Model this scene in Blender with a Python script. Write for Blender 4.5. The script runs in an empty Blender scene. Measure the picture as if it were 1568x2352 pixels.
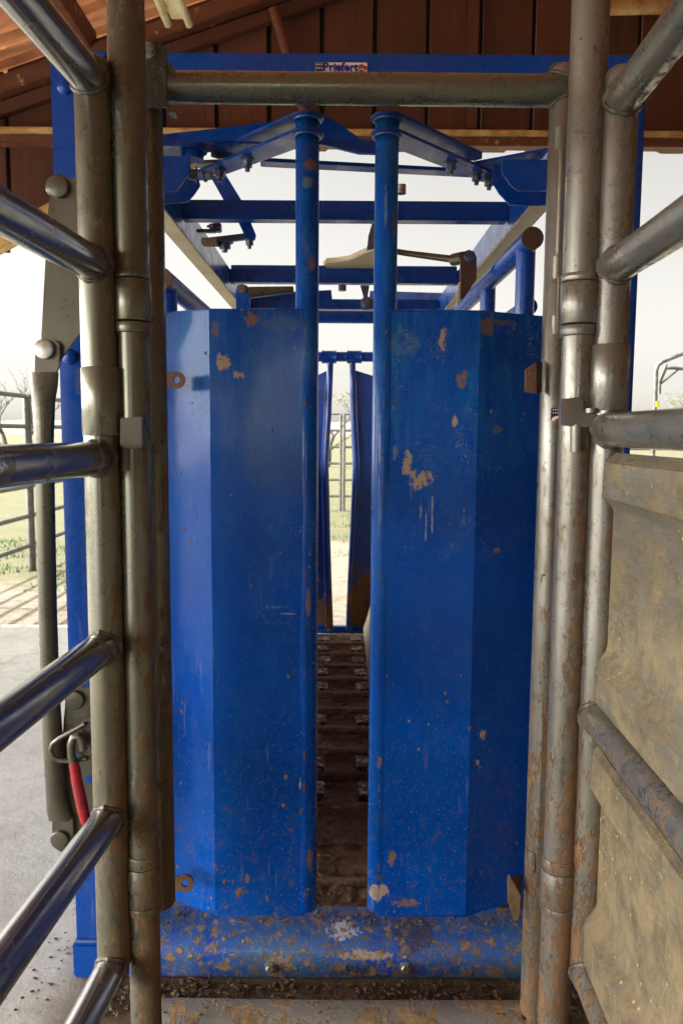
import bpy, bmesh, math, random
from mathutils import Vector, Matrix, noise
random.seed(7)
sc = bpy.context.scene
rad = math.radians

# ---------------------------------------------------------------- camera
CAM = Vector((0, 0, 1.30)); PITCH = 5.85; ROLL = 0.38; F = 1775.0   # F in units of a 1568 x 2352 picture
cd = bpy.data.cameras.new('camera'); cam = bpy.data.objects.new('camera', cd)
sc.collection.objects.link(cam); sc.camera = cam
R3 = Matrix.Rotation(rad(90 - PITCH), 3, 'X') @ Matrix.Rotation(rad(ROLL), 3, 'Z')
cam.matrix_world = Matrix.Translation(CAM) @ R3.to_4x4()
cd.sensor_fit = 'VERTICAL'; cd.sensor_height = 36.0; cd.lens = F / 2352 * 36
cd.clip_start = 0.05; cd.clip_end = 3000
cd.dof.use_dof = True; cd.dof.focus_distance = 1.9; cd.dof.aperture_fstop = 9

# ---------------------------------------------------------------- sky, sun, exposure
SUN_D = Vector((0.62, -0.07, -1.0)).normalized()          # direction the light travels
elev = math.asin(-SUN_D.z); az = math.atan2(-SUN_D.x, -SUN_D.y)
w = bpy.data.worlds.new('World'); sc.world = w; w.use_nodes = True
nt = w.node_tree; bg = nt.nodes['Background']
sky = nt.nodes.new('ShaderNodeTexSky'); sky.sky_type = 'NISHITA'; sky.sun_disc = False
sky.sun_elevation = elev; sky.sun_rotation = az; sky.dust_density = 1.2; sky.air_density = 1.0
hs = nt.nodes.new('ShaderNodeHueSaturation'); hs.inputs['Saturation'].default_value = 0.12
tint = nt.nodes.new('ShaderNodeMixRGB'); tint.blend_type = 'MULTIPLY'; tint.inputs[0].default_value = 1
tint.inputs[2].default_value = (1.0, 0.955, 0.875, 1)
nt.links.new(sky.outputs[0], hs.inputs['Color']); nt.links.new(hs.outputs[0], tint.inputs[1])
tc = nt.nodes.new('ShaderNodeTexCoord'); sp_ = nt.nodes.new('ShaderNodeVectorMath'); sp_.operation = 'DOT_PRODUCT'; sp_.inputs[1].default_value = (-.93, -.36, 0); mr = nt.nodes.new('ShaderNodeMapRange')
nt.links.new(tc.outputs['Generated'], sp_.inputs[0]); nt.links.new(sp_.outputs['Value'], mr.inputs[0]); mr.interpolation_type = 'SMOOTHSTEP'
mr.inputs[1].default_value = .08; mr.inputs[2].default_value = .9; mr.inputs[3].default_value = .235; mr.inputs[4].default_value = 3.3   # added lobe: sky dimmed ahead, boosted left and behind as fill
vm = nt.nodes.new('ShaderNodeVectorMath'); vm.operation = 'SCALE'; nt.links.new(tint.outputs[0], vm.inputs[0]); nt.links.new(mr.outputs[0], vm.inputs['Scale'])
nt.links.new(vm.outputs[0], bg.inputs[0]); bg.inputs[1].default_value = 0.13
sd = bpy.data.lights.new('sun', 'SUN'); sd.energy = 2.0; sd.angle = rad(0.53); sd.color = (1, 0.95, 0.88)
so = bpy.data.objects.new('sun', sd); sc.collection.objects.link(so)
so.rotation_euler = SUN_D.to_track_quat('-Z', 'Y').to_euler(); so.location = (-6, 1, 9)
sc.view_settings.view_transform = 'Standard'; sc.view_settings.look = 'None'
sc.view_settings.exposure = 2.68; sc.view_settings.gamma = 1.0
sc.cycles.max_bounces = 6; sc.cycles.diffuse_bounces = 4; sc.cycles.glossy_bounces = 3
sc.cycles.sample_clamp_indirect = 8

# ---------------------------------------------------------------- helpers
def ray(px, py):
    return R3 @ Vector(((px - 784) / F, -(py - 1176) / F, -1))
def P(px, py, Y):
    d = ray(px, py); return CAM + d * (Y / d.y)
def PZ(px, py, Z):
    d = ray(px, py); return CAM + d * ((Z - CAM.z) / d.z)
def X(px, py, Y): return P(px, py, Y).x
def Z(py, Y, px=784): return P(px, py, Y).z
V = Vector
ROOT = {}
def root(name, loc, label, cat, group=None, kind=None):
    o = bpy.data.objects.new(name, None); sc.collection.objects.link(o); o.location = loc
    o.empty_display_size = 0.1
    if label: o['label'] = label
    if cat: o['category'] = cat
    if group: o['group'] = group
    if kind: o['kind'] = kind
    ROOT[o.name] = V(loc); return o
def obj(name, bm, m, parent=None, sharp=38, label=None):
    bmesh.ops.recalc_face_normals(bm, faces=bm.faces)
    off = ROOT.get(parent.name, V((0, 0, 0))) if parent else V((0, 0, 0))
    for v in bm.verts: v.co -= off
    ca = rad(sharp)
    for f in bm.faces: f.smooth = True
    for e in bm.edges:
        e.smooth = not (len(e.link_faces) == 2 and e.calc_face_angle(0) > ca)
    me = bpy.data.meshes.new(name); bm.to_mesh(me); bm.free()
    o = bpy.data.objects.new(name, me); sc.collection.objects.link(o); me.materials.append(m)
    if parent: o.parent = parent; ROOT[o.name] = off
    if label: o['label'] = label
    return o
def B(): return bmesh.new()
def frame_of(d):
    d = d.normalized(); a = V((0, 0, 1)) if abs(d.z) < .9 else V((1, 0, 0))
    u = d.cross(a).normalized(); return u, d.cross(u).normalized()
def tube(bm, pts, r, seg=28, cap=True, closed=False):
    pts = [V(p) for p in pts]; n = len(pts)
    rs = r if isinstance(r, (list, tuple)) else [r] * n
    rings = []; u = None
    for i, p in enumerate(pts):
        if closed: d = pts[(i + 1) % n] - pts[i - 1]
        elif i == 0: d = pts[1] - p
        elif i == n - 1: d = p - pts[-2]
        else: d = (pts[i + 1] - p).normalized() + (p - pts[i - 1]).normalized()
        d.normalize()
        if u is None: u, v = frame_of(d)
        else:
            u = (u - d * u.dot(d)).normalized(); v = d.cross(u)
        ri = rs[i]; ra, rb = ri if isinstance(ri, tuple) else (ri, ri)
        rings.append([bm.verts.new(p + u * (ra * math.cos(2 * math.pi * k / seg)) + v * (rb * math.sin(2 * math.pi * k / seg))) for k in range(seg)])
    m = n if closed else n - 1
    for i in range(m):
        a, b = rings[i], rings[(i + 1) % n]
        for k in range(seg):
            bm.faces.new((a[k], a[(k + 1) % seg], b[(k + 1) % seg], b[k]))
    if cap and not closed:
        bm.faces.new(rings[0][::-1]); bm.faces.new(rings[-1])
def ctube(bm, p0, p1, r, seg=32, ch=None):          # tube with slightly rounded ends
    p0, p1 = V(p0), V(p1); d = (p1 - p0).normalized(); c = ch or r * .18
    tube(bm, [p0, p0 + d * c * .4, p0 + d * c, p1 - d * c, p1 - d * c * .4, p1], [r - c, r - c * .35, r, r, r - c * .35, r - c], seg)
def prism(bm, pts, ext, bev=0.0015):
    """closed outline (world points) pushed along ext; bevelled"""
    t = B() if bev else bm
    a = [t.verts.new(V(p)) for p in pts]; b = [t.verts.new(V(p) + V(ext)) for p in pts]
    n = len(pts)
    t.faces.new(a[::-1]); t.faces.new(b)
    for i in range(n): t.faces.new((a[i], a[(i + 1) % n], b[(i + 1) % n], b[i]))
    if bev:
        bmesh.ops.recalc_face_normals(t, faces=t.faces)
        es = [e for e in t.edges if len(e.link_faces) == 2 and e.calc_face_angle(0) > .5]
        try: bmesh.ops.bevel(t, geom=es, offset=bev, segments=2, affect='EDGES', clamp_overlap=True)
        except Exception: pass
        merge(bm, t)
def merge(bm, t):
    mp = {}
    for v in t.verts: mp[v] = bm.verts.new(v.co)
    for f in t.faces:
        try: bm.faces.new([mp[v] for v in f.verts])
        except ValueError: pass
    t.free()
def box(bm, a, b, bev=0.003):
    (x0, y0, z0), (x1, y1, z1) = a, b
    prism(bm, [(x0, y0, z0), (x1, y0, z0), (x1, y0, z1), (x0, y0, z1)], (0, y1 - y0, 0), bev)
def bar(bm, p0, p1, w, h, up=(0, 0, 1), bev=0.002):
    p0, p1 = V(p0), V(p1); d = (p1 - p0).normalized(); s = d.cross(V(up)).normalized(); u = s.cross(d)
    prism(bm, [p0 + s * w / 2 + u * h / 2, p0 - s * w / 2 + u * h / 2, p0 - s * w / 2 - u * h / 2, p0 + s * w / 2 - u * h / 2], p1 - p0, bev)
def vplate(bm, dpts, Y, t, bev=0.0015):             # upright plate facing the camera
    prism(bm, [P(x, y, Y) for x, y in dpts], (0, t, 0), bev)
def hplate(bm, pts, z, t, bev=0.0012):              # level plate from (x, y) plan points
    prism(bm, [(x, y, z) for x, y in pts], (0, 0, t), bev)
def rnd(cx, cy, r, a0, a1, n=7):                     # arc of outline points
    return [(cx + r * math.cos(rad(a0 + (a1 - a0) * i / (n - 1))), cy + r * math.sin(rad(a0 + (a1 - a0) * i / (n - 1)))) for i in range(n)]
def disc(bm, c, n, r, h, seg=28, dome=0):
    c = V(c); n = V(n).normalized()
    if dome:
        k = 7; tube(bm, [c + n * (h * math.sin(math.pi / 2 * i / k)) for i in range(k + 1)], [max(r * math.cos(math.pi / 2 * i / k), r * .02) for i in range(k + 1)], seg)
    else: tube(bm, [c, c + n * h * .82, c + n * h * .95, c + n * h], [r, r, r * .96, r * .9], seg)
def hexbolt(bm, c, n, r, h, stud=True):
    c = V(c); n = V(n).normalized()
    tube(bm, [c, c + n * h * .85, c + n * h], [r, r, r * .86], 6)
    if stud: tube(bm, [c + n * h * .9, c + n * h * 1.5], r * .45, 12)
    tube(bm, [c - n * .001, c + n * .0025], r * 1.35, 20)
def weld(bm, pc, pd, pr, c, rr, base, bead=.0045, seg=40):
    """wavy bead where a rail (start c, direction c->base) meets a post (axis pc, pd, radius pr)"""
    d = (V(base) - V(c)).normalized(); u, v = frame_of(d); pts = []
    pd = V(pd).normalized()
    for k in range(seg):
        a = 2 * math.pi * k / seg
        q = V(c) + u * (rr * math.cos(a)) + v * (rr * math.sin(a))
        for s in [i * .0015 for i in range(60)]:
            w_ = q + d * s - V(pc); w_ -= pd * w_.dot(pd)
            if w_.length >= pr: break
        pts.append(q + d * s)
    tube(bm, pts, [bead * (1 + .7 * noise.noise(p * 90)) for p in pts], 8, closed=True)

# ---------------------------------------------------------------- materials
def srgb(r, g, b):
    f = lambda c: (c / 255 / 12.92) if c <= 10 else ((c / 255 + .055) / 1.055) ** 2.4
    return (f(r), f(g), f(b), 1)
class NT:
    def __init__(s, name):
        s.m = bpy.data.materials.new(name); s.m.use_nodes = True; s.t = s.m.node_tree
        s.b = s.t.nodes['Principled BSDF']; g = s.t.nodes.new('ShaderNodeNewGeometry')
        s.pos = g.outputs['Position']; s.nrm = g.outputs['Normal']
        sx = s.t.nodes.new('ShaderNodeSeparateXYZ'); s.L(s.pos, sx.inputs[0]); s.x, s.y, s.z = sx.outputs
    def L(s, a, b): s.t.links.new(a, b)
    def set(s, i, v):
        if hasattr(v, 'is_linked') or isinstance(v, bpy.types.NodeSocket): s.L(v, i)
        else: i.default_value = v
    def scale(s, v):
        n = s.t.nodes.new('ShaderNodeVectorMath'); n.operation = 'MULTIPLY'; s.L(s.pos, n.inputs[0]); n.inputs[1].default_value = v; return n.outputs[0]
    def noise(s, sc_, det=6, rough=.6, st=None, dist=0, w=0):
        n = s.t.nodes.new('ShaderNodeTexNoise'); det = min(det, 6)
        n.inputs['Scale'].default_value = sc_; n.inputs['Detail'].default_value = det
        n.inputs['Roughness'].default_value = rough; n.inputs['Distortion'].default_value = dist
        mp = s.t.nodes.new('ShaderNodeVectorMath'); mp.operation = 'MULTIPLY_ADD'; s.L(s.pos, mp.inputs[0]); mp.inputs[1].default_value = st or (1, 1, 1)
        mp.inputs[2].default_value = (w * 3.71, w * 1.93, w * 2.37)
        s.L(mp.outputs[0], n.inputs['Vector']); return n.outputs[0]
    def vor(s, sc_, st=None, rand=1):
        n = s.t.nodes.new('ShaderNodeTexVoronoi'); n.inputs['Scale'].default_value = sc_; n.inputs['Randomness'].default_value = rand
        s.L(s.scale(st) if st else s.pos, n.inputs['Vector']); return n.outputs['Distance']
    def math(s, op, a, b=0, c=None, clamp=False):
        n = s.t.nodes.new('ShaderNodeMath'); n.operation = op; n.use_clamp = clamp
        s.set(n.inputs[0], a); s.set(n.inputs[1], b)
        if c is not None: s.set(n.inputs[2], c)
        return n.outputs[0]
    def ramp(s, v, a, b, lo=0., hi=1.):
        n = s.t.nodes.new('ShaderNodeMapRange'); n.interpolation_type = 'SMOOTHSTEP'
        s.set(n.inputs[0], v); s.set(n.inputs[1], a); s.set(n.inputs[2], b); n.inputs[3].default_value = lo; n.inputs[4].default_value = hi; return n.outputs[0]
    def mix(s, f, a, b):
        n = s.t.nodes.new('ShaderNodeMix'); n.data_type = 'RGBA'; s.set(n.inputs[0], f); s.set(n.inputs[6], a); s.set(n.inputs[7], b); return n.outputs[2]
    def mixf(s, f, a, b):
        n = s.t.nodes.new('ShaderNodeMix'); s.set(n.inputs[0], f); s.set(n.inputs[2], a); s.set(n.inputs[3], b); return n.outputs[0]
    def bump(s, h, dist=.002, strength=1.):
        n = s.t.nodes.new('ShaderNodeBump'); n.inputs['Strength'].default_value = strength; n.inputs['Distance'].default_value = dist
        s.L(h, n.inputs['Height']); s.L(n.outputs[0], s.b.inputs['Normal'])
    def done(s, col, rough, metal=0., coat=None):
        s.set(s.b.inputs['Base Color'], col); s.set(s.b.inputs['Roughness'], rough); s.set(s.b.inputs['Metallic'], metal)
        if coat is not None: s.set(s.b.inputs['Coat Weight'], coat); s.b.inputs['Coat Roughness'].default_value = .12
        return s.m

MUD = srgb(142, 118, 86); MUD2 = srgb(92, 74, 54); RUST = srgb(112, 64, 38)
def painted(name, base, rough=.32, metal=0., coat=0., dust=.25, dustcol=srgb(150, 150, 145), mud_lo=.55, mud_hi=.74, z0=.1, z1=1.4,
            spot=.5, rust=0., mscale=9., st=(1, 1, .6), wear=0.0, top=0.0, seed=0, mudcol=MUD, orange=.25, green=0., veilk=.2, blobs=(), spec=.5, side=0., swirl=0.):
    s = NT(name)
    big = s.noise(2.2, 3, .5, w=seed + 1); fine = s.noise(240, 4, .7, w=seed + 2)
    d = s.math('MULTIPLY', s.ramp(s.noise(5, 8, .68, st=(1.3, 1.3, .45), w=seed + 3), .35, .75), dust)
    if top:  # upper sheet lightened: dust, plus sky reflection put into the colour
        tz = s.math('MULTIPLY', s.ramp(s.z, 1.05, 1.5), s.ramp(s.noise(7, 8, .75, st=(1.5, 1, .5), w=seed + 4), .38, .66))
        sm = s.ramp(s.noise(26, 5, .7, st=(1.6, 1, .22), dist=1.5, w=seed + 4), .35, .6)
        d = s.math('MAXIMUM', d, s.math('MULTIPLY', s.math('MULTIPLY', tz, sm), top))
    base_v = s.mix(s.ramp(big, .35, .65), base, tuple(c * .82 for c in base[:3]) + (1,))
    col = s.mix(d, base_v, dustcol)
    rg = s.mixf(d, s.mixf(s.ramp(s.noise(18, 6, .7, w=seed + 5), .3, .7), rough * .75, rough * 1.35), .62)
    # long thin rubbed streaks
    if wear:
        st_ = s.math('MULTIPLY', s.ramp(s.noise(55, 3, .6, st=(1.2, 1.2, .10), w=seed + 6), .60, .72), s.ramp(s.noise(4, 3, .5, w=seed + 7), .45, .62))
        st_ = s.math('MULTIPLY', st_, wear); col = s.mix(st_, col, srgb(168, 160, 148)); rg = s.mixf(st_, rg, .6)
    if swirl:                                        # scuffs rubbed in arcs on the upper sheet
        a_ = s.noise(7, 2, .5, dist=2.2, w=seed + 30); f_ = s.math('FRACT', s.math('MULTIPLY', s.math('ADD', a_, s.math('MULTIPLY', s.noise(30, 3, .6, w=seed + 31), .05)), 26.))
        ln = s.math('MULTIPLY', s.ramp(s.math('ABSOLUTE', s.math('SUBTRACT', f_, .5)), .16, .02), s.ramp(s.noise(16, 6, .8, w=seed + 32), .50, .60))
        ln = s.math('MULTIPLY', ln, s.math('ADD', s.math('MULTIPLY', s.ramp(s.z, .7, 1.3), .9), .12)); ln = s.math('MULTIPLY', ln, s.ramp(s.noise(3.5, 3, .6, w=seed + 33), .42, .58))
        ln = s.math('MULTIPLY', ln, swirl); col = s.mix(ln, col, srgb(120, 140, 165)); rg = s.mixf(ln, rg, .6)
    mt = metal
    if green:
        g = s.math('MULTIPLY', s.ramp(s.noise(3, 5, .6, st=(1, 1, .7), w=seed + 8), .4, .62), green); col = s.mix(g, col, srgb(92, 84, 52)); rg = s.mixf(g, rg, .5)
    if rust:
        r_ = s.math('MULTIPLY', s.ramp(s.noise(14, 9, .72, st=(1, 1, .55), w=seed + 9), .56, .60), s.ramp(s.noise(2.6, 2, .5, w=seed + 10), .38, .6))
        r_ = s.math('MULTIPLY', r_, rust); col = s.mix(r_, col, s.mix(s.noise(60, 4, .6), RUST, srgb(78, 52, 36))); rg = s.mixf(r_, rg, .8)
        mt = s.mixf(r_, mt, 0.)
    if blobs:                                        # marks that sit at one place: (x, z, half width, half height, colour, strength)
        nn = s.math('SUBTRACT', s.noise(60, 6, .8, st=(1.2, 1, .6), w=seed + 20), .5); nf = s.math('SUBTRACT', s.noise(120, 4, .7, w=seed + 21), .5)
        for bx_, bz_, rx_, rz_, bc, bs in blobs:
            dx = s.math('MULTIPLY', s.math('SUBTRACT', s.x, bx_), 1 / rx_); dz = s.math('MULTIPLY', s.math('SUBTRACT', s.z, bz_), 1 / rz_)
            dd = s.math('ADD', s.math('MULTIPLY', dx, dx), s.math('MULTIPLY', dz, dz))
            e = s.math('ADD', s.math('ADD', dd, s.math('MULTIPLY', nn, 6.)), s.math('MULTIPLY', nf, 1.6))
            f_ = s.math('MULTIPLY', s.ramp(e, .66, .56), s.ramp(dd, 2.6, 1.2)); f_ = s.math('MULTIPLY', f_, bs)
            col = s.mix(f_, col, bc); rg = s.mixf(f_, rg, .85)
    # mud blotches, more of them near the floor
    thr = s.ramp(s.z, z0, z1, mud_lo, mud_hi)
    if side:                                         # more mud on +x faces, also painting their shaded side darker
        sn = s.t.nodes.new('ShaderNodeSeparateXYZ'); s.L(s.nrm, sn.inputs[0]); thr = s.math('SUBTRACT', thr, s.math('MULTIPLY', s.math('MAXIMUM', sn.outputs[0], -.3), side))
    mn = s.math('ADD', s.noise(mscale, 11, .76, st=st, w=seed + 11), s.math('MULTIPLY', s.math('SUBTRACT', fine, .5), .035))
    m1 = s.ramp(s.math('SUBTRACT', mn, thr), -.006, .022)
    # splashes: round drops of several sizes
    thr2 = s.ramp(s.z, z0, z1, .32 * spot, .19 * spot)
    wob = s.math('MULTIPLY', s.math('SUBTRACT', s.noise(90, 3, .6, w=seed + 12), .5), .35)
    gate = s.ramp(s.noise(6, 4, .6, w=seed + 13), .44, .58)
    v1 = s.ramp(s.math('SUBTRACT', s.math('MULTIPLY', thr2, gate), s.math('ADD', s.vor(34, (1, 1, .75)), wob)), -.01, .06)
    v2 = s.ramp(s.math('SUBTRACT', s.math('MULTIPLY', thr2, 1.15), s.math('ADD', s.vor(95), s.math('MULTIPLY', wob, .8))), -.01, .05)
    v = s.math('MAXIMUM', v1, s.math('MULTIPLY', v2, .35))
    mk = s.math('MAXIMUM', m1, v)
    veil = s.math('MULTIPLY', s.ramp(s.math('SUBTRACT', mn, thr), -.11, .0), veilk)
    mk2 = s.math('MAXIMUM', mk, veil, clamp=True)
    mcol = s.mix(s.ramp(s.noise(45, 5, .7, w=seed + 14), .3, .7), mudcol, MUD2)
    if orange: mcol = s.mix(s.math('MULTIPLY', s.ramp(s.noise(8, 3, .5, w=seed + 15), .48, .6), orange), mcol, srgb(142, 96, 58))
    col = s.mix(mk2, col, mcol); rg = s.mixf(mk2, rg, .92)
    mt = s.mixf(mk2, mt, 0.)
    h = s.math('ADD', s.math('MULTIPLY', mk, s.math('ADD', .5, s.noise(60, 5, .7))), s.math('MULTIPLY', s.noise(28, 4, .6, w=seed), .05))
    s.bump(h, .004, .9)
    s.b.inputs['Specular IOR Level'].default_value = spec
    ct = s.math('MULTIPLY', s.math('SUBTRACT', 1., mk2), coat) if coat else None
    return s.done(col, rg, mt, ct)

BLUE = (0.0, 0.055, 0.34, 1)
TAN = srgb(160, 138, 104); ORG = srgb(124, 92, 62); PALE = srgb(150, 148, 150); GRY = srgb(92, 114, 130)
def bl(px, py, rx, ry, c=TAN, k=.9, Y=1.72):
    p = P(px, py, Y); return (p.x, p.z, rx / 1060, ry / 1060, c, k)
DOORB = [bl(575, 732, 16, 20, ORG), bl(512, 832, 18, 22), bl(545, 862, 16, 10), bl(495, 760, 9, 34, ORG, .6), bl(1017, 778, 11, 28), bl(1120, 745, 20, 26, srgb(112, 90, 44), .8), bl(1160, 738, 46, 8, srgb(96, 84, 56), .7),
         bl(1060, 870, 13, 26, ORG, .7), bl(1044, 965, 9, 24), bl(965, 1100, 30, 26, TAN, .85), bl(935, 1062, 12, 34, TAN, .8), bl(908, 1040, 8, 24, GRY, .7), bl(966, 1165, 3, 30, TAN, .5), bl(978, 1200, 3, 44, PALE, .5), bl(992, 1180, 3, 60, PALE, .55),
         bl(1148, 985, 16, 12, srgb(90, 92, 84), .7), bl(1112, 1690, 9, 22), bl(1098, 1752, 6, 9), bl(901, 1972, 12, 22, ORG), bl(870, 1745, 6, 20, ORG, .8), bl(1145, 1268, 11, 7, ORG), bl(568, 2020, 8, 12, ORG), bl(548, 2052, 10, 7, ORG), bl(690, 1800, 5, 22, TAN, .8),
         bl(712, 378, 18, 14, ORG, .8), bl(704, 420, 18, 16, GRY, .8), bl(714, 605, 10, 22, ORG, .8), bl(905, 520, 5, 46, ORG, .7), bl(885, 470, 5, 50, GRY, .7), bl(708, 1385, 6, 36, ORG, .8), bl(712, 1970, 7, 34, ORG, .9), bl(650, 745, 50, 24, GRY, .3), bl(930, 790, 50, 30, GRY, .3), bl(870, 2050, 26, 24, TAN, .8), bl(930, 2075, 36, 12, ORG, .8), bl(640, 1395, 24, 3, GRY, .7), bl(660, 1410, 20, 2.5, PALE, .7)]
BEAMB = [bl(785, 2136, 44, 15, srgb(170, 180, 200), .85, 1.76), bl(950, 2140, 60, 36, srgb(36, 34, 34), .8, 1.76), bl(640, 2215, 36, 34, MUD, .8), bl(520, 2215, 16, 20, MUD, .7), bl(830, 2195, 90, 14, TAN, .8), bl(810, 2230, 70, 20, srgb(24, 26, 34), .8), bl(930, 2235, 30, 22, MUD2, .8), bl(1130, 2235, 30, 20, MUD, .6), bl(470, 2130, 70, 22, GRY, .6)]
m_blue = painted('blue_paint', BLUE, .28, coat=.12, dust=.08, dustcol=srgb(30, 100, 170), spot=.22, mud_lo=.64, mud_hi=.76, z0=.05, z1=.9, wear=.15, spec=.35, veilk=.1)
m_door = painted('blue_door_paint', BLUE, .24, coat=.22, dust=.18, dustcol=srgb(20, 104, 158), spot=.62, mud_lo=.62, mud_hi=.71, z0=.15, z1=1.0, wear=.18, top=.75, swirl=.55, mscale=30, st=(1.1, 1, .9), seed=3, veilk=.1, orange=.2, spec=.1, blobs=DOORB)
m_beam = painted('blue_muddy_paint', BLUE, .32, coat=.25, dust=.5, dustcol=srgb(66, 116, 138), spot=1., mud_lo=.53, mud_hi=.55, z0=.0, z1=.16, wear=.4, veilk=.15, mscale=40, st=(1, 1, 1.2), seed=5, blobs=BEAMB, orange=.1)
m_farblue = painted('blue_rusty_paint', BLUE, .35, coat=.2, dust=.1, dustcol=srgb(110, 130, 160), spot=.3, mud_lo=.44, mud_hi=.75, z0=.1, z1=.8, rust=.8, mscale=9, seed=9, mudcol=srgb(130, 84, 56))
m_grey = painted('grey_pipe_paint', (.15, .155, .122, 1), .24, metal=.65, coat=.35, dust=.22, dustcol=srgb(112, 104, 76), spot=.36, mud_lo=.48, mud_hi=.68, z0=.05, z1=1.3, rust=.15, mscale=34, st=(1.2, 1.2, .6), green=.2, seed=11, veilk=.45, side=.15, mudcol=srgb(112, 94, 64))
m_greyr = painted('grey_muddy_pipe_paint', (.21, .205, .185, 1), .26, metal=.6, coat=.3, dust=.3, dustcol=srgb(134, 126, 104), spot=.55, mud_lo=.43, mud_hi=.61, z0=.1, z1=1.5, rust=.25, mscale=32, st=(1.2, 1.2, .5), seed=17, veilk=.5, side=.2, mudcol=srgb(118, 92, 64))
m_rail = painted('grey_steel_rail', (.32, .32, .335, 1), .19, metal=.85, coat=.3, dust=.10, dustcol=srgb(150, 140, 115), spot=.22, mud_lo=.74, mud_hi=.68, z0=.1, z1=1.6, rust=.45, mscale=16, st=(1, .5, 1), seed=23)
m_rodgrey = painted('grey_lever_paint', (.10, .096, .074, 1), .3, metal=.45, dust=.2, dustcol=srgb(140, 134, 108), spot=.5, mud_lo=.62, mud_hi=.78, z0=.1, z1=1.0, mscale=14, seed=29)
m_floorbar = painted('grey_floor_pipe_paint', (.17, .175, .175, 1), .35, metal=.3, dust=.5, dustcol=srgb(124, 120, 106), spot=.8, mud_lo=.49, mud_hi=.5, z0=0, z1=.2, mscale=16, seed=31)
m_poly = None
m_rust = painted('rusty_steel', srgb(92, 62, 44), .7, metal=.2, dust=.3, dustcol=srgb(130, 104, 76), spot=.4, mud_lo=.55, mud_hi=.6, seed=41)
m_cream = painted('dusty_cream_underside', srgb(196, 182, 150), .55, dust=.3, dustcol=srgb(160, 140, 100), spot=.3, mud_lo=.7, mud_hi=.72, seed=43)

def simple(name, col, rough=.5, metal=0., ns=20, var=.3, bump=0, det=5, st=None, coat=None):
    s = NT(name); n = s.ramp(s.noise(ns, det, .65, st=st), .3, .7)
    c = s.mix(n, tuple(x * (1 - var) for x in col[:3]) + (1,), tuple(min(1, x * (1 + var)) for x in col[:3]) + (1,))
    if bump: s.bump(s.noise(ns * 3, det, .7, st=st), bump)
    return s.done(c, rough, metal, coat)
m_bolt = simple('zinc_bolt', (.42, .41, .38, 1), .35, .8, 60, .35)
m_boltg = simple('painted_bolt', (.10, .12, .17, 1), .35, .4, 60, .3)
m_weld = simple('weld_bead', (.10, .085, .065, 1), .5, .4, 90, .6, .001)
m_weldb = simple('blue_weld_bead', (.02, .06, .24, 1), .3, .1, 90, .6, .0006, coat=.5)
m_fence = simple('grey_fence_pipe', (.13, .128, .12, 1), .4, .4, 15, .3)
m_white = simple('sticker_white', srgb(238, 232, 222), .4, 0, 30, .05)
m_navy = simple('sticker_navy', srgb(22, 34, 66), .4, 0, 40, .15)
m_ink = simple('sticker_lettering_blue', srgb(8, 24, 140), .4, 0, 40, .05)
m_red = simple('sticker_red', srgb(168, 52, 44), .4, 0, 40, .1)
m_sblack = simple('sticker_dark_ink', srgb(40, 44, 48), .4, 0, 40, .1)
m_yellow = simple('yellow_tape', srgb(214, 190, 40), .5)
m_galv = simple('cream_lamp_housing', srgb(214, 204, 160), .45, 0, 12, .15)
m_bark = simple('tree_bark', (.055, .048, .042, 1), .9, 0, 8, .3)
m_leaf = simple('pale_spring_leaves', (.16, .17, .07, 1), .8, 0, 2, .4)
m_hill = simple('dry_wooded_hill', (.17, .16, .13, 1), .95, 0, .08, .35)
m_straw = simple('straw', srgb(140, 118, 74), .7, 0, 30, .4)

def mk_grip():
    s = NT('red_rubber_grip'); z = s.noise(30, 4, .6)
    c = s.mix(s.ramp(z, .35, .7), srgb(158, 20, 34), srgb(120, 14, 26)); c = s.mix(s.ramp(s.noise(70, 6, .7), .6, .68, 0, .6), c, MUD)
    s.bump(s.noise(200, 2, .5), .0003); return s.done(c, .45)
m_grip = mk_grip()
def mk_poly():
    s = NT('muddy_grey_plastic'); low = s.ramp(s.z, 1.25, .35)
    a = s.noise(9, 6, .8, st=(1, .5, 1)); b = s.noise(42, 6, .8, st=(1, .3, 1)); st_ = s.noise(60, 5, .75, st=(1, .9, .12), dist=.6); sw = s.noise(26, 4, .7, st=(1, .6, .6), dist=3.)
    c = s.mix(s.ramp(a, .3, .7), srgb(98, 96, 88), srgb(124, 119, 104))
    f = s.math('ADD', s.math('ADD', s.math('ADD', s.math('MULTIPLY', low, .26), .09), s.math('SUBTRACT', a, .5)), s.math('MULTIPLY', s.math('SUBTRACT', b, .5), .9))
    f = s.math('MULTIPLY', s.ramp(f, .0, .24), .8)
    f = s.math('MULTIPLY', f, s.ramp(sw, .36, .50, .55, 1.)); f = s.math('MULTIPLY', f, s.ramp(st_, .3, .5, .6, 1.))
    mudc = s.mix(s.ramp(s.noise(16, 6, .75), .35, .65), srgb(136, 118, 82), srgb(84, 70, 48))
    c = s.mix(f, c, mudc); sp = s.ramp(s.vor(48), .16, .10); sp = s.math('MULTIPLY', sp, s.ramp(s.noise(8, 3, .6), .48, .58)); c = s.mix(sp, c, srgb(190, 174, 130))
    sc1 = s.math('MULTIPLY', s.ramp(s.noise(70, 3, .6, st=(1, .25, 1.), dist=4., w=3), .60, .66), s.ramp(s.noise(5, 3, .6, w=4), .46, .56)); c = s.mix(s.math('MULTIPLY', sc1, .6), c, srgb(186, 170, 124))
    cl = s.ramp(s.noise(20, 6, .8, w=7), .68, .72); c = s.mix(cl, c, srgb(104, 82, 56))
    s.bump(s.math('ADD', s.math('ADD', f, cl), s.math('MULTIPLY', b, .3)), .0009); return s.done(c, s.mixf(f, .3, .8))
m_poly = mk_poly()
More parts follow.
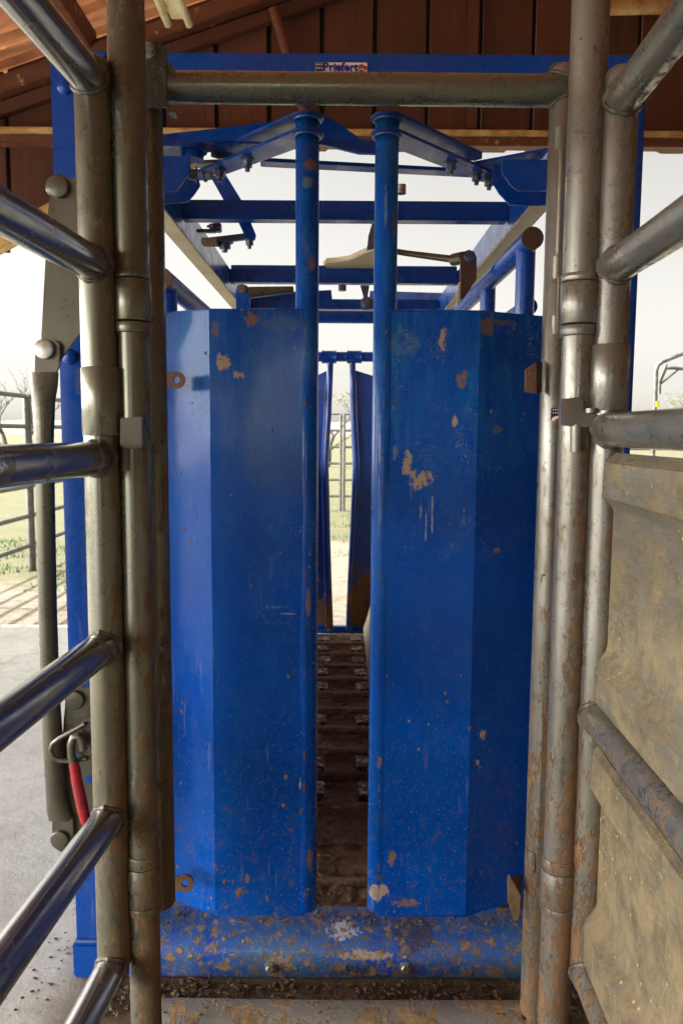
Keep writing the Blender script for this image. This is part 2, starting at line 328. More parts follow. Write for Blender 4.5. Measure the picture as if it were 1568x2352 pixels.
def mk_wood():
    s = NT('brown_painted_boards'); g = s.noise(6, 10, .7, st=(4, 1, .25)); b = s.noise(1.7, 4, .5)
    c = s.mix(s.ramp(g, .3, .72), srgb(88, 46, 26), srgb(66, 33, 19)); c = s.mix(s.ramp(b, .35, .65, 0, .5), c, srgb(104, 58, 33))
    c = s.mix(s.ramp(s.noise(30, 6, .7, st=(2, 1, .3)), .66, .74, 0, .7), c, srgb(176, 128, 76))
    wn = s.t.nodes.new('ShaderNodeTexWhiteNoise'); wn.noise_dimensions = '1D'; s.L(s.math('FLOOR', s.math('MULTIPLY', s.math('ADD', s.x, 4.4), 1 / .305)), wn.inputs['W'])
    c = s.mix(s.math('MULTIPLY', wn.outputs['Value'], .45), c, srgb(58, 30, 19)); c = s.mix(s.ramp(s.noise(10, 6, .8, st=(1.5, 1, .12), w=4), .60, .7, 0, .5), c, srgb(124, 78, 48))
    s.bump(g, .005); return s.done(c, .6)
m_wood = mk_wood()
def mk_beam():
    s = NT('brown_painted_timber'); g = s.noise(9, 9, .7, st=(1, 1, 2))
    c = s.mix(s.ramp(g, .35, .7), srgb(108, 62, 40), srgb(84, 44, 27)); c = s.mix(s.ramp(s.noise(14, 8, .75), .60, .68, 0, .8), c, srgb(190, 150, 90))
    s.bump(g, .002); return s.done(c, .6)
m_beamw = mk_beam()
def mk_edge():
    s = NT('tan_timber_edge'); g = s.noise(8, 9, .75)
    c = s.mix(s.ramp(g, .35, .66), srgb(205, 172, 110), srgb(168, 118, 70)); s.bump(g, .002); return s.done(c, .55)
m_edge = mk_edge()
def mk_roof():
    s = NT('brown_corrugated_roofing'); g = s.noise(5, 8, .7, st=(.4, 2, 1))
    c = s.mix(s.ramp(g, .35, .7), srgb(160, 122, 92), srgb(120, 86, 62)); c = s.mix(s.ramp(s.noise(16, 7, .75, st=(.5, 1.5, 1)), .60, .66, 0, .8), c, srgb(196, 164, 104))
    return s.done(c, .5)
m_roof = mk_roof()
def mk_concrete():
    s = NT('concrete_slab'); a = s.noise(1.2, 6, .6); b = s.noise(14, 8, .7); f = s.noise(120, 4, .7)
    c = s.mix(s.ramp(a, .3, .7), srgb(182, 183, 176), srgb(158, 160, 152)); c = s.mix(s.ramp(b, .35, .75, 0, .5), c, srgb(140, 138, 126))
    c = s.mix(s.ramp(f, .62, .74, 0, .6), c, srgb(206, 202, 196)); c = s.mix(s.ramp(s.noise(34, 6, .8), .66, .72, 0, .75), c, srgb(100, 82, 60))
    c = s.mix(s.ramp(s.noise(3.2, 6, .75, w=5), .54, .7, 0, .55), c, srgb(128, 118, 100)); c = s.mix(s.math('MULTIPLY', s.ramp(s.noise(60, 5, .8, w=9), .6, .66), s.ramp(s.x, -1.5, -.75)), c, srgb(110, 92, 68))
    # trodden dirt around the chute
    near = s.math('MULTIPLY', s.ramp(s.math('ABSOLUTE', s.x), .72, .55), s.ramp(s.y, 4.8, 4.4))
    near = s.math('MULTIPLY', near, s.ramp(s.math('ADD', b, near), .2, .8)); c = s.mix(near, c, s.mix(s.noise(30, 6, .7), srgb(96, 78, 56), srgb(60, 47, 34)))
    s.bump(s.math('ADD', b, s.math('MULTIPLY', f, .3)), .004); return s.done(c, .85)
m_conc = mk_concrete()
def mk_ground():
    s = NT('pasture_ground'); a = s.noise(.9, 7, .65); b = s.noise(9, 8, .7); f = s.noise(40, 6, .7)
    grass = s.mix(s.ramp(s.noise(2.2, 6, .6), .35, .62), (.088, .078, .036, 1), (.046, .062, .02, 1)); grass = s.mix(s.ramp(f, .3, .7, 0, .6), grass, (.15, .135, .075, 1))
    dirt = s.mix(s.ramp(b, .35, .7), (.22, .19, .145, 1), (.13, .11, .08, 1)); dirt = s.mix(s.ramp(f, .55, .7, 0, .7), dirt, (.07, .057, .04, 1))
    edge = s.math('ADD', s.math('MULTIPLY', s.math('SUBTRACT', a, .5), 2.4), s.y)
    edge = s.math('SUBTRACT', edge, s.math('MULTIPLY', s.ramp(s.x, -2.2, -.4), 2.4))
    m = s.ramp(edge, 6.3, 7.1); c = s.mix(m, dirt, grass)
    s.bump(f, .02); return s.done(c, .95)
m_ground = mk_ground()
def mk_muck():
    s = NT('trampled_manure'); a = s.noise(14, 9, .75); b = s.noise(70, 6, .75)
    c = s.mix(s.ramp(a, .3, .7), srgb(112, 88, 62), srgb(58, 45, 32)); c = s.mix(s.ramp(b, .58, .7, 0, .8), c, srgb(134, 112, 74))
    s.bump(s.math('ADD', a, s.math('MULTIPLY', b, .5)), .008); return s.done(c, .85)
m_muck = mk_muck()
def mk_patch():
    s = NT('pale_floor_patch'); a = s.noise(38, 8, .75)
    c = s.mix(s.ramp(a, .43, .49), srgb(196, 196, 200), srgb(84, 66, 48)); s.bump(a, .004); return s.done(c, .7)
m_patch = mk_patch()
m_cleat = simple('muddy_floor_cleat', srgb(134, 112, 86), .7, 0, 40, .4, .003)
m_clod = simple('dirt_clod', srgb(84, 68, 50), .95, 0, 60, .4, .003)

# ================================================================ SETTING
bm = B()
for q in ((-400, -60), (400, -60), (400, 900), (-400, 900)): bm.verts.new((q[0], q[1], -.03))
bm.faces.new(bm.verts); o = obj('ground', bm, m_ground); o['kind'] = 'structure'
bm = B(); box(bm, (-9, -22, -.028), (9, 5.1, 0), 0.006); o = obj('concrete_slab', bm, m_conc); o['kind'] = 'structure'
bm = B()                                             # low hills far off
N = 90
prev = None
for i in range(N + 1):
    a = rad(20 + 140 * i / N); r = 330
    h = 6 + 9 * noise.noise(V((i * .11, 3, 0))) + 3 * noise.noise(V((i * .6, 9, 0)))
    col = [bm.verts.new((r * math.cos(a), r * math.sin(a), -1)), bm.verts.new(((r + 25) * math.cos(a), (r + 25) * math.sin(a), max(2, h) * .7)), bm.verts.new(((r + 60) * math.cos(a), (r + 60) * math.sin(a), max(2, h)))]
    if prev:
        for k in range(2): bm.faces.new((prev[k], col[k], col[k + 1], prev[k + 1]))
    prev = col
o = obj('hills', bm, m_hill, sharp=80); o['kind'] = 'structure'

# grass tufts along the field edge, left and beyond the head gate
m_gr = simple('grass_blades', (.08, .14, .028, 1), .7, 0, 3, .4)
bm = B()
for _ in range(5200):
    if random.random() < .7: x = random.uniform(-4.6, -1.9); y = random.uniform(6.1, 9.5)
    else: x = random.uniform(-1, 1); y = random.uniform(8.2, 13)
    if noise.noise(V((x * 1.6, y * 1.6, 0))) < -.02: continue
    h = random.uniform(.02, .07); a = random.uniform(0, 6.3); dx, dy = math.cos(a) * .006, math.sin(a) * .006; lx, ly = random.uniform(-.03, .03), random.uniform(-.03, .03)
    v = [bm.verts.new((x - dx, y - dy, -.03)), bm.verts.new((x + dx, y + dy, -.03)), bm.verts.new((x + lx, y + ly, h - .03))]
    bm.faces.new(v)
o = obj('grass', bm, m_gr); o['kind'] = 'stuff'; o['label'] = 'short green and yellow grass growing at the edge of the pasture'; o['category'] = 'grass'

# ---------------------------------------------------------------- barn
WY = 4.70
RX = X(1100, -107, WY); SL = .335; RZ = Z(-107, WY, 1100) + .285
def roofz(x): return RZ - SL * abs(x - RX)
barn = root('barn', (RX, WY, 0), 'open-sided barn with brown board gable and corrugated roof over the cattle chute', 'barn')
GZ = Z(345, WY)                                      # underside of the gable girt
bm = B(); x = -4.4
while x < 5.8:
    x1 = x + .292
    zb = GZ + .04
    if x1 < -1.95: zb = 2.35
    elif x < -1.2: zb = 2.35 + (x1 + 1.95) / .8 * (GZ - 2.30)
    zb = min(zb, GZ + .04)
    g = .010 + .004 * random.random(); j = random.uniform(0, .006)
    prism(bm, [(x + g, WY + j, zb), (x1, WY + j, zb), (x1, WY + j, roofz(x1) - .02), (x + g, WY + j, roofz(x + g) - .02)], (0, .022, 0), .002)
    x += .305
obj('gable_wall', bm, m_wood, barn)
bm = B(); x = -4.4
while x < 5.8:
    zb = 2.6 if -2.0 < x < -.4 else .02
    prism(bm, [(x + .01, -8, zb), (x + .3, -8, zb), (x + .3, -8, roofz(x + .3) - .02), (x + .01, -8, roofz(x + .01) - .02)], (0, .022, 0), 0); x += .305
m_inner = simple('unseen_wall_boards', (.15, .15, .14, 1), .85, 0, 3, .25)
obj('unseen_back_wall', bm, m_inner, barn)  # unseen wall, added to cut the light from behind
bm = B(); y = -7.97
while y < 4.3: prism(bm, [(5.68, y, .02), (5.68, y + .29, .02), (5.68, y + .29, 2.4), (5.68, y, 2.4)], (.02, 0, 0), 0); y += .305
obj('unseen_side_wall', bm, m_inner, barn)  # unseen wall, added to block light from the right
m_bat = simple('dark_batten', (.012, .009, .007, 1), .9); x = -4.4   # dark strips behind the joints, missing in places
while x < 5.8:
    if random.random() < .85 or x > 1.4 or x < -.6:
        bm = B(); zb = 2.4 if x < -1.6 else GZ + .05; box(bm, (x - .02, WY + .035, zb), (x + .03, WY + .04, roofz(x) - .08), 0); obj('batten', bm, m_bat, barn)
    x += .305
bm = B(); box(bm, (-4.4, WY - .09, GZ), (5.8, WY - .004, GZ + (Z(326, WY) - GZ)), .006); obj('girt', bm, m_beamw, barn)
bm = B(); box(bm, (-4.4, WY - .12, Z(325, WY)), (5.8, WY - .004, Z(313, WY)), .008); obj('girt_cap', bm, m_edge, barn)  # the girt's yellow highlight is put into the cap's tan colour
bm = B(); box(bm, (-4.4, WY - .05, Z(312, WY)), (5.8, WY - .004, Z(304, WY)), .004); obj('girt_trim', bm, m_wood, barn)
for sgn in (-1, 1):                                  # sloping rake timbers under the roof
    xe = -4.5 if sgn < 0 else 5.9
    bm = B(); bar(bm, (RX, WY - .06, roofz(RX) - .15), (xe, WY - .06, roofz(xe) - .15), .11, .09, bev=.006); obj('rake_beam', bm, m_beamw, barn)
    bm = B(); bar(bm, (RX, WY - .03, roofz(RX) - .25), (xe, WY - .03, roofz(xe) - .25), .05, .07, bev=.004); obj('rake_trim', bm, m_wood, barn)
def corr(bm, y0, y1, xs, zf, per=.23, h=.036):
    prof = []; y = y0
    while y < y1:
        prof += [(y, 0), (y + per * .42, 0), (y + per * .52, h), (y + per * .68, h), (y + per * .78, 0)]
        y += per
    rows = [[bm.verts.new((x, yy, zf(x) + hh)) for yy, hh in prof] for x in xs]
    for a, b in zip(rows, rows[1:]):
        for k in range(len(prof) - 1): bm.faces.new((a[k], b[k], b[k + 1], a[k + 1]))
bm = B(); corr(bm, -20, WY + .5, [-4.9, -3, -1, RX, 2.5, 4.5, 6.3], lambda x: roofz(x) + .04)
bmesh.ops.solidify(bm, geom=bm.faces[:], thickness=.004); obj('roof', bm, m_roof, barn, sharp=20)
for x in (-4.3, -3.55, -2.8, -2.05, -1.45, .2, 1.2, 2.1, 3.0, 3.9, 4.8):
    bm = B(); bar(bm, (x, -20, roofz(x) - .055), (x, WY - .01, roofz(x) - .055), .06, .13, bev=.004); obj('purlin', bm, m_beamw, barn)
for y in (-3.2, .2):
    for sgn in (-1, 1):
        xe = -4.5 if sgn < 0 else 5.9
        bm = B(); bar(bm, (RX, y, roofz(RX) - .20), (xe, y, roofz(xe) - .20), .07, .15, bev=.005); obj('rafter', bm, m_beamw, barn)
sx = X(1085, 150, WY - .05)
bm = B(); box(bm, (sx - .03, WY - .07, Z(304, WY)), (sx + .03, WY - .006, roofz(sx) - .2), .004); obj('stud', bm, m_wood, barn)
bm = B(); a = P(628, 20, WY - .12); b = P(700, 262, WY - .12); tube(bm, [a, b], .028, 14); obj('brace', bm, m_beamw, barn)
bm = B(); a = P(-80, 600, WY - .1); b = P(182, 458, WY - .1); bar(bm, a, b, .09, .1, bev=.01); obj('knee_brace', bm, m_edge, barn)
bm = B(); a = P(1390, 18, 4.2); tube(bm, [a, a + V((.35, .1, .06))], .035, 16); obj('conduit', bm, m_edge, barn)
# jagged end of the corrugated awning under the girt
bm = B(); prof = []; x = -4.4
while x < 5.8:
    prof += [(x, 0), (x + .10, 0), (x + .135, .03), (x + .20, .03), (x + .235, 0)]; x += .262
z0 = Z(358, WY + .05)
rows = [[bm.verts.new((px, y, z0 + hh + (y - WY) * .5)) for px, hh in prof] for y in (WY + .04, WY + .3)]
for k in range(len(prof) - 1): bm.faces.new((rows[0][k], rows[0][k + 1], rows[1][k + 1], rows[1][k]))
bmesh.ops.solidify(bm, geom=bm.faces[:], thickness=.003); obj('awning_sheet', bm, m_roof, barn, sharp=20)
for x in (-4.3, 5.7):
    for y in (WY - .05, -.8, -6, -11, -16):
        bm = B(); box(bm, (x - .08, y - .08, 0), (x + .08, y + .08, roofz(x) - .1), .008); obj('post', bm, m_beamw, barn)
# lamp
lx = PZ(408, 55, 3.40); lamp = root('strip_lamp', lx, 'unlit cream twin-tube strip lamp fixed under the barn roof', 'lamp')
bm = B(); box(bm, (lx.x - .035, lx.y - 1.2, 3.42), (lx.x + .045, lx.y, 3.47), .006); obj('housing', bm, m_galv, lamp)
for dx in (-.055, .055):
    bm = B(); ctube(bm, (lx.x + dx, lx.y - 1.2, 3.41), (lx.x + dx, lx.y + .03, 3.41), .019, 20); obj('lamp_tube', bm, m_galv, lamp)

# ---------------------------------------------------------------- fences
def fence(p0, p1, name, label, group, posts=2, H=(.24, 1.64), n=6, r=.0215):
    p0, p1 = V(p0), V(p1); rt = root(name, p0, label, 'fence panel', group)
    for i in range(n):
        z = H[0] + (H[1] - H[0]) * i / (n - 1); bm = B(); tube(bm, [p0 + V((0, 0, z)), p1 + V((0, 0, z))], r, 14); obj('rail', bm, m_fence, rt)
    for i in range(posts + 1):
        q = p0.lerp(p1, i / posts); bm = B(); e = i in (0, posts)
        tube(bm, [q + V((0, 0, -.02 if e else H[0])), q + V((0, 0, H[1]))], r * (1.15 if e else .95), 14); obj('post' if e else 'stay', bm, m_fence, rt)
    return rt
FX = -2.95
g = 'grey pipe panels of the pen fence'
fence((FX, 4.25, -.02), (FX, 7.27, -.02), 'fence_panel', 'grey pipe fence panel on the left beside the concrete, nearest the barn', g)
fence((FX, 7.33, -.02), (FX - .02, 10.2, -.02), 'fence_panel', 'grey pipe fence panel on the left behind the nearest one', g)
fence((FX - .02, 10.26, -.02), (FX, 13.1, -.02), 'fence_panel', 'grey pipe fence panel reaching the far corner of the pen on the left', g)
cx = X(790, 1040, 13.2)
fence((FX + .1, 13.2, -.02), (cx - .06, 13.2, -.02), 'fence_panel', 'far grey pipe fence panel left of the gap between the head gate bars', g)
fence((cx, 13.2, -.02), (cx + 3.0, 13.2, -.02), 'fence_panel', 'far grey pipe fence panel seen through the open head gate', g)
fence((cx + 3.06, 13.2, -.02), (cx + 6.1, 13.2, -.02), 'fence_panel', 'far grey pipe fence panel to the right beneath the pipe arch', g)
# pipe arch on the right
AY = 9.0; ar = root('pipe_arch', V((P(1506, 1000, AY).x, AY, 0)), 'grey bent pipe arch with a yellow band standing in the field on the right', 'pipe arch')
bx = P(1506, 900, AY).x
def D(pts, Y): return [P(x, y, Y) for x, y in pts]
bm = B(); tube(bm, [V((bx, AY, -.03))] + D([(1505, 880), (1505, 852), (1510, 838), (1521, 830), (1568, 811), (1680, 780)], AY) + [P(1860, 780, AY), P(1990, 830, AY), V((P(1990, 830, AY).x, AY, -.03))], .026, 16); obj('arch_pipe', bm, m_fence, ar)
bm = B(); tube(bm, D([(1513, 905), (1513, 880), (1528, 846), (1545, 845), (1600, 850), (1900, 850)], AY + .12), .02, 12); obj('cross_pipe', bm, m_fence, ar)
bm = B(); tube(bm, D([(1512, 880), (1530, 836)], AY + .05), .013, 10); tube(bm, D([(1516, 882), (1560, 846)], AY + .12), .011, 10); obj('brace', bm, m_fence, ar)
bm = B(); tube(bm, D([(1506, 922), (1506, 935)], AY), .032, 16); obj('band', bm, m_yellow, ar)

# ---------------------------------------------------------------- trees
def tree(base, h, seed, label, lean=0, leafy=.25, name='bare_tree', spread=1.0):
    random.seed(seed); rt = root(name, base, label, 'tree', 'trees beyond the pen'); tr = B(); br = B(); lf = B()
    def grow(p, d, L, r, lev):
        pts = [p]; n = 4
        for i in range(n):
            d = (d + V((random.uniform(-.22, .22), random.uniform(-.22, .22), random.uniform(-.05, .14)))).normalized(); p = p + d * L / n; pts.append(p)
        tube(tr if lev == 0 else br, pts, [r * (1 - .45 * i / n) for i in range(n + 1)], 8 if lev < 2 else 5, cap=False)
        if lev < 5:
            for i in range(random.choice((2, 3)) if lev else 4):
                k = random.randint(2, n); a = random.uniform(0, 6.3); s = random.uniform(.55, .95) * spread
                nd = (d * .75 + V((math.cos(a) * s, math.sin(a) * s, random.uniform(0, .45)))).normalized()
                grow(pts[k], nd, L * random.uniform(.58, .78), r * .5 * (1.1 if i == 0 else .85), lev + 1)
        elif random.random() < leafy:
            for _ in range(9):
                q = p + V([random.gauss(0, .12) for _ in range(3)]); a = random.uniform(0, 6.3); s_ = .035
                vs = [lf.verts.new(q + V((math.cos(a) * s_, 0, math.sin(a) * s_))), lf.verts.new(q + V((-math.sin(a) * s_, .03, math.cos(a) * s_))), lf.verts.new(q + V((-math.cos(a) * s_, .01, -math.sin(a) * s_)))]
                lf.faces.new(vs)
    grow(V(base), V((lean, 0, 1)).normalized(), h * .3, h * .028, 0)
    obj('trunk', tr, m_bark, rt); obj('crown', br, m_bark, rt)
    if len(lf.verts): obj('leaves', lf, m_leaf, rt)
    else: lf.free()
    random.seed(seed + 1)
tree((P(18, 1010, 26).x, 26, 0), 4.2, 3, 'bare leafless tree beyond the fence at the far left', leafy=.05)
tree((P(70, 1010, 44).x, 44, 0), 6.5, 8, 'distant thin bare tree behind the left fence', leafy=.05)
tree((P(752, 1010, 30).x, 30, 0), 4.0, 15, 'crooked bare tree seen between the head gate bars', leafy=.12, spread=1.4)
tree((P(830, 1010, 55).x, 55, 0), 5.2, 21, 'distant bare tree behind the right head gate panel', leafy=.12)
tree((P(1585, 1010, 40).x, 40, 0), 4.6, 33, 'small leafing tree behind the pipe arch on the right', leafy=1)
random.seed(99)

# ================================================================ SQUEEZE CHUTE
CY = 1.72
chute = root('squeeze_chute', (0, CY, 0), 'bright blue steel cattle squeeze chute with two muddy tail doors', 'squeeze chute')
FL = X(137, 1100, CY); FR = X(1451, 1100, CY); FY = CY + .015; TOPZ = Z(118, FY)
PW = .125
bm = B(); box(bm, (FL, FY, .08), (FL + PW, FY + .085, TOPZ), .007); pl = obj('frame_post', bm, m_blue, chute)
bm = B(); box(bm, (FR - PW, FY, .08), (FR, FY + .085, TOPZ), .007); pr = obj('frame_post', bm, m_blue, chute)
bm = B(); box(bm, (FL + PW, FY + .002, Z(216, FY)), (FR - PW, FY + .03, TOPZ - .001), .006); topb = obj('top_beam', bm, m_blue, chute)
for cx_, yy in ((150, 200), (161, 820)):
    bm = B(); disc(bm, P(cx_, yy, FY), (0, -1, 0), .0175, .011, dome=1); obj('carriage_bolt', bm, m_blue, pl)
bm = B(); disc(bm, P(1452, 200, FY) + V((-.01, 0, 0)), (0, -1, 0), .0175, .011, dome=1); obj('carriage_bolt', bm, m_blue, pr)
# feet
for a, b, par in ((FL - .004, FL + .14, pl), (FR - .14, FR + .004, pr)):
    bm = B(); box(bm, (a, CY, 0), (b, CY + .2, .088), .006); obj('foot', bm, m_blue, chute)
    bm = B(); tube(bm, [(a + .006, CY + .012, .088), (b, CY + .012, .088)], .006, 8); obj('weld', bm, m_weldb, par)
# bottom beam: a bent plate, bolted
prof = [(CY + .006, .002), (CY, .012), (CY, .058), (CY + .003, .072), (CY + .010, .084), (CY + .020, .094), (CY + .032, .101), (CY + .05, .108), (CY + .1, .122), (CY + .1, .002)]
x0, x1 = FL + .142, FR - .142
bm = B(); n = 160; rows = []
for i in range(n + 1):
    x = x0 + (x1 - x0) * i / n; rows.append([bm.verts.new((x, y + .0012 * noise.noise(V((x * 9, z * 30, 0))), z + .0015 * noise.noise(V((x * 7, y * 20, 5))))) for y, z in prof])
for a, b in zip(rows, rows[1:]):
    for k in range(len(prof)): bm.faces.new((a[k], a[(k + 1) % len(prof)], b[(k + 1) % len(prof)], b[k]))
bm.faces.new(rows[0]); bm.faces.new(rows[-1][::-1]); bb = obj('bottom_beam', bm, m_beam, chute)
for px, py in ((621, 2222), (931, 2222)):
    bm = B(); hexbolt(bm, P(px, py, CY - .001), (0, -1, 0), .0105, .009, False); obj('bolt', bm, m_bolt, bb)
# decal
DY = FY - .0015
dl, dr = P(724, 142, DY), P(843, 145, DY); dz0 = P(784, 176, DY).z; zt = P(784, 143, DY).z
bm = B(); box(bm, (dl.x, DY, dz0), (dr.x, DY + .003, zt), .001); dec = obj('sticker', bm, m_white, topb)
W_ = dr.x - dl.x
bm = B(); ex = dl.x + W_ * .15                        # starry canton fading out
box(bm, (dl.x + .0008, DY - .0006, dz0 + .001), (ex, DY + .001, zt - .001), 0); obj('star_field', bm, m_navy, topb)
bm = B()
for i in range(3):
    for j in range(3):
        c = V((dl.x + W_ * (.035 + .045 * i), DY - .0012, zt - .005 - .0075 * j)); pts = []
        for k in range(10):
            a = math.pi / 2 + k * math.pi / 5; r_ = .0021 if k % 2 == 0 else .0009; pts.append(c + V((r_ * math.cos(a), 0, r_ * math.sin(a))))
        prism(bm, pts, (0, .0008, 0), 0)
obj('star', bm, m_white, topb)
bm = B()                                             # red waves at the right end
for z_a, z_b in ((.0, .35), (.62, 1.0)):
    top = []; bot = []
    for i in range(11):
        u = i / 10; x = dl.x + W_ * (.84 + .155 * u); wv = .0022 * math.sin(u * 5)
        top.append(V((x, DY - .0012, zt - .006 - .012 * 0 - (zt - dz0 - .012) * z_a + wv))); bot.append(V((x, DY - .0012, max(dz0 + .001, zt - .008 - (zt - dz0 - .012) * z_b + wv))))
    prism(bm, top + bot[::-1], (0, .0008, 0), 0)
obj('red_wave', bm, m_red, topb)
def text(body, x0, x1, zb, y, m, parent, name='lettering', bold=.02, squash=1.0, xs=None):
    c = bpy.data.curves.new('t', 'FONT'); c.body = body; c.size = 1; c.extrude = .01; c.offset = bold; c.resolution_u = 4
    t = bpy.data.objects.new('t', c); sc.collection.objects.link(t); bpy.context.view_layer.update()
    me = bpy.data.meshes.new_from_object(t.evaluated_get(bpy.context.evaluated_depsgraph_get())); bpy.data.objects.remove(t)
    b = B(); b.from_mesh(me); xa = min(v.co.x for v in b.verts); xb = max(v.co.x for v in b.verts); k = (x1 - x0) / (xb - xa)
    for v in b.verts: v.co = V((x0 + (v.co.x - xa) * k, y - v.co.z * .05, zb + v.co.y * k * squash))
    return obj(name, b, m, parent)
zt_b = P(784, 163, DY).z
text('Priefert', dl.x + W_ * .155, dl.x + W_ * .83, zt_b, DY - .0016, m_ink, topb, bold=.03, squash=.92)
c = V((dl.x + W_ * .385, DY - .003, P(784, 151.5, DY).z))
bm = B(); prism(bm, [c + V((-.0032, 0, 0)), c + V((0, 0, -.004)), c + V((.0032, 0, 0)), c + V((0, 0, .004))], (0, .0015, 0), 0); obj('diamond', bm, m_red, topb)
text('GOD BLESS AMERICA', dl.x + W_ * .28, dl.x + W_ * .84, P(784, 169.5, DY).z, DY - .0012, m_sblack, topb, bold=.0)
bm = B(); tube(bm, [V((dl.x + W_ * .85 + .0016 * math.cos(a / 12 * 6.283), DY - .0012, P(784, 153, DY).z + .0016 * math.sin(a / 12 * 6.283))) for a in range(12)], .0003, 6, closed=True); obj('registered_mark', bm, m_ink, topb)

# ---- tail doors
BR = .0255; DT = Z(714, CY); DB = Z(2101, CY)
BT = Z(268, CY + .01)
def door(side):
    s = side
    bxc = X(705 if s < 0 else 886, 400, CY + BR) if False else (X(705, 700, CY + .02) if s < 0 else X(884, 700, CY + .02))
    xi = (X(700, 1400, CY) if s < 0 else X(879, 1100, CY)); xm = (X(484, 1100, CY) if s < 0 else X(1088, 1300, CY))
    xo = xm + s * .19; zt, zb = DT, DB
    outl = [(xi, CY), (xm, CY), (xo, CY + .066), (xo, CY + .070), (xm + s * -.001, CY + .005), (xi, CY + .005)]
    bm = B()
    # gently oil-canned sheet
    cols = []
    plan = [(xi + (xm - xi) * i / 14, CY) for i in range(15)] + [(xm + (xo - xm) * i / 8, CY + .092 * i / 8) for i in range(1, 9)]
    nz = 60
    for j in range(nz + 1):
        z = zb + (zt - zb) * j / nz; row = []
        for x, y in plan: row.append(bm.verts.new((x, y + .0035 * noise.noise(V((x * 4 + s, 0, z * 3))) + .0010 * noise.noise(V((x * 14 + s, 0, z * 9))), z)))
        cols.append(row)
    for a, b in zip(cols, cols[1:]):
        for k in range(len(plan) - 1): bm.faces.new((a[k], a[k + 1], b[k + 1], b[k]))
    bmesh.ops.recalc_face_normals(bm, faces=bm.faces)
    if bm.faces[0].normal.y > 0: bmesh.ops.reverse_faces(bm, faces=bm.faces)
    bmesh.ops.solidify(bm, geom=bm.faces[:], thickness=.004)
    d = obj('tail_door', bm, m_door, chute, sharp=22)
    # bar on the inner edge
    bm = B(); ctube(bm, (bxc, CY + .0235, DB + .002), (bxc, CY + .0235, BT), BR, 40); obj('door_bar', bm, m_door, d)
    # top lip and bottom lip, welds
    bm = B(); prism(bm, [(xi, CY + .004, zt), (xm, CY + .004, zt), (xo, CY + .096, zt), (xo, CY + .12, zt), (xm, CY + .04, zt), (xi, CY + .04, zt)], (0, 0, .004), .001); obj('door_lip', bm, m_door, d)
    bm = B(); prism(bm, [(xi, CY - .001, zb), (xm, CY - .001, zb), (xo, CY + .092, zb), (xo, CY + .12, zb), (xm, CY + .04, zb), (xi, CY + .04, zb)], (0, 0, -.004), .001); obj('door_lip', bm, m_door, d)
    bm = B(); pts = [V((xi, CY - .0002, zt - .01 - (zt - zb - .02) * i / 300)) for i in range(301)]
    tube(bm, pts, [.0014 + .0016 * max(0, noise.noise(V((s, 0, p.z * 26)))) for p in pts], 8); obj('seam', bm, m_rust, d)
    bm = B(); tube(bm, [V((xi + (xm - xi) * i / 20, CY + .0, zt + .001)) for i in range(0, 7)], .003, 8); obj('weld', bm, m_door, d)
    bm = B(); tube(bm, [V((xi + (xm - xi) * i / 20, CY + .0, zt + .001)) for i in range(11, 15)], .003, 8); obj('weld', bm, m_door, d)
    # caps and arm plates
    z1 = Z(313, CY + .018); z2 = Z(276, CY + .018)
    for z, ln in ((z1, 1.), (z2, 1.)):
        tip = (s * .372 + (.012 if s > 0 else 0), 2.03); A = V((bxc, CY + .018)); T = V(tip); dd = (T - A).normalized(); nn = V((-dd.y, dd.x))
        if z == z2: T = A + dd * .33; 
        hw = .036
        pts = []
        a0 = math.degrees(math.atan2(-dd.y, -dd.x))
        for k in range(9): a = rad(a0 - 90 + 180 * k / 8); pts.append((A.x + hw * math.cos(a), A.y + hw * math.sin(a)))
        e1 = T - nn * hw * .8; e2 = T + nn * hw * .8
        pts += [tuple(e1 - dd * .02), tuple(T - nn * hw * .3 + dd * .006), tuple(T + nn * hw * .3 + dd * .006), tuple(e2 - dd * .02)]
        bm = B(); hplate(bm, pts, z, .007); arm = obj('link_plate', bm, m_blue, d)
        bm = B(); r_ = BR + .002; cpts = [V((bxc + r_ * math.cos(a / 30 * 6.283), CY + .018 + r_ * math.sin(a / 30 * 6.283), z - .001)) for a in range(30)]
        tube(bm, cpts, [.0042 * (1 + .3 * noise.noise(p * 150)) for p in cpts], 8, closed=True); obj('weld', bm, m_weldb, d)
        if z == z1:
            for q in ((.55, .0), (.80, .0), (.93, .0)) if s > 0 else ((.5, 0), (.76, 0)):
                c = A.lerp(T, q[0]); bm = B(); hexbolt(bm, (c.x, c.y, z), (0, 0, -1), .0125, .018); obj('bolt', bm, m_boltg, d)
    # hinge rod behind the cage post
    bm = B(); tube(bm, [(xo, CY + .105, zb - .01), (xo, CY + .105, zt + .02)], .014, 18); obj('hinge_rod', bm, m_blue, d)
    return d
dL = door(-1); dR = door(1)
# crimped link plate above, left side to right bar
bm = B(); vplate(bm, [(372, 308), (560, 287), (690, 268), (757, 268), (830, 320), (864, 322), (864, 353), (824, 352), (742, 332), (600, 318), (372, 333)], 1.86, .012); obj('linkage_plate', bm, m_blue, chute)
bm = B(); hplate(bm, [(X(372, 330, 1.87), 1.87), (X(600, 315, 1.87), 1.87), (X(600, 315, 1.87), 1.93), (X(372, 330, 1.87), 1.93)], Z(331, 1.87), .006); obj('linkage_flange', bm, m_blue, chute)
# flat cross link
zc = Z(380, 2.06)
bm = B(); bar(bm, V((X(600, 380, 2.06), 2.04, zc)), V((X(1085, 400, 2.1), 2.10, zc - .004)), .045, .009); obj('cross_link', bm, m_blue, chute)
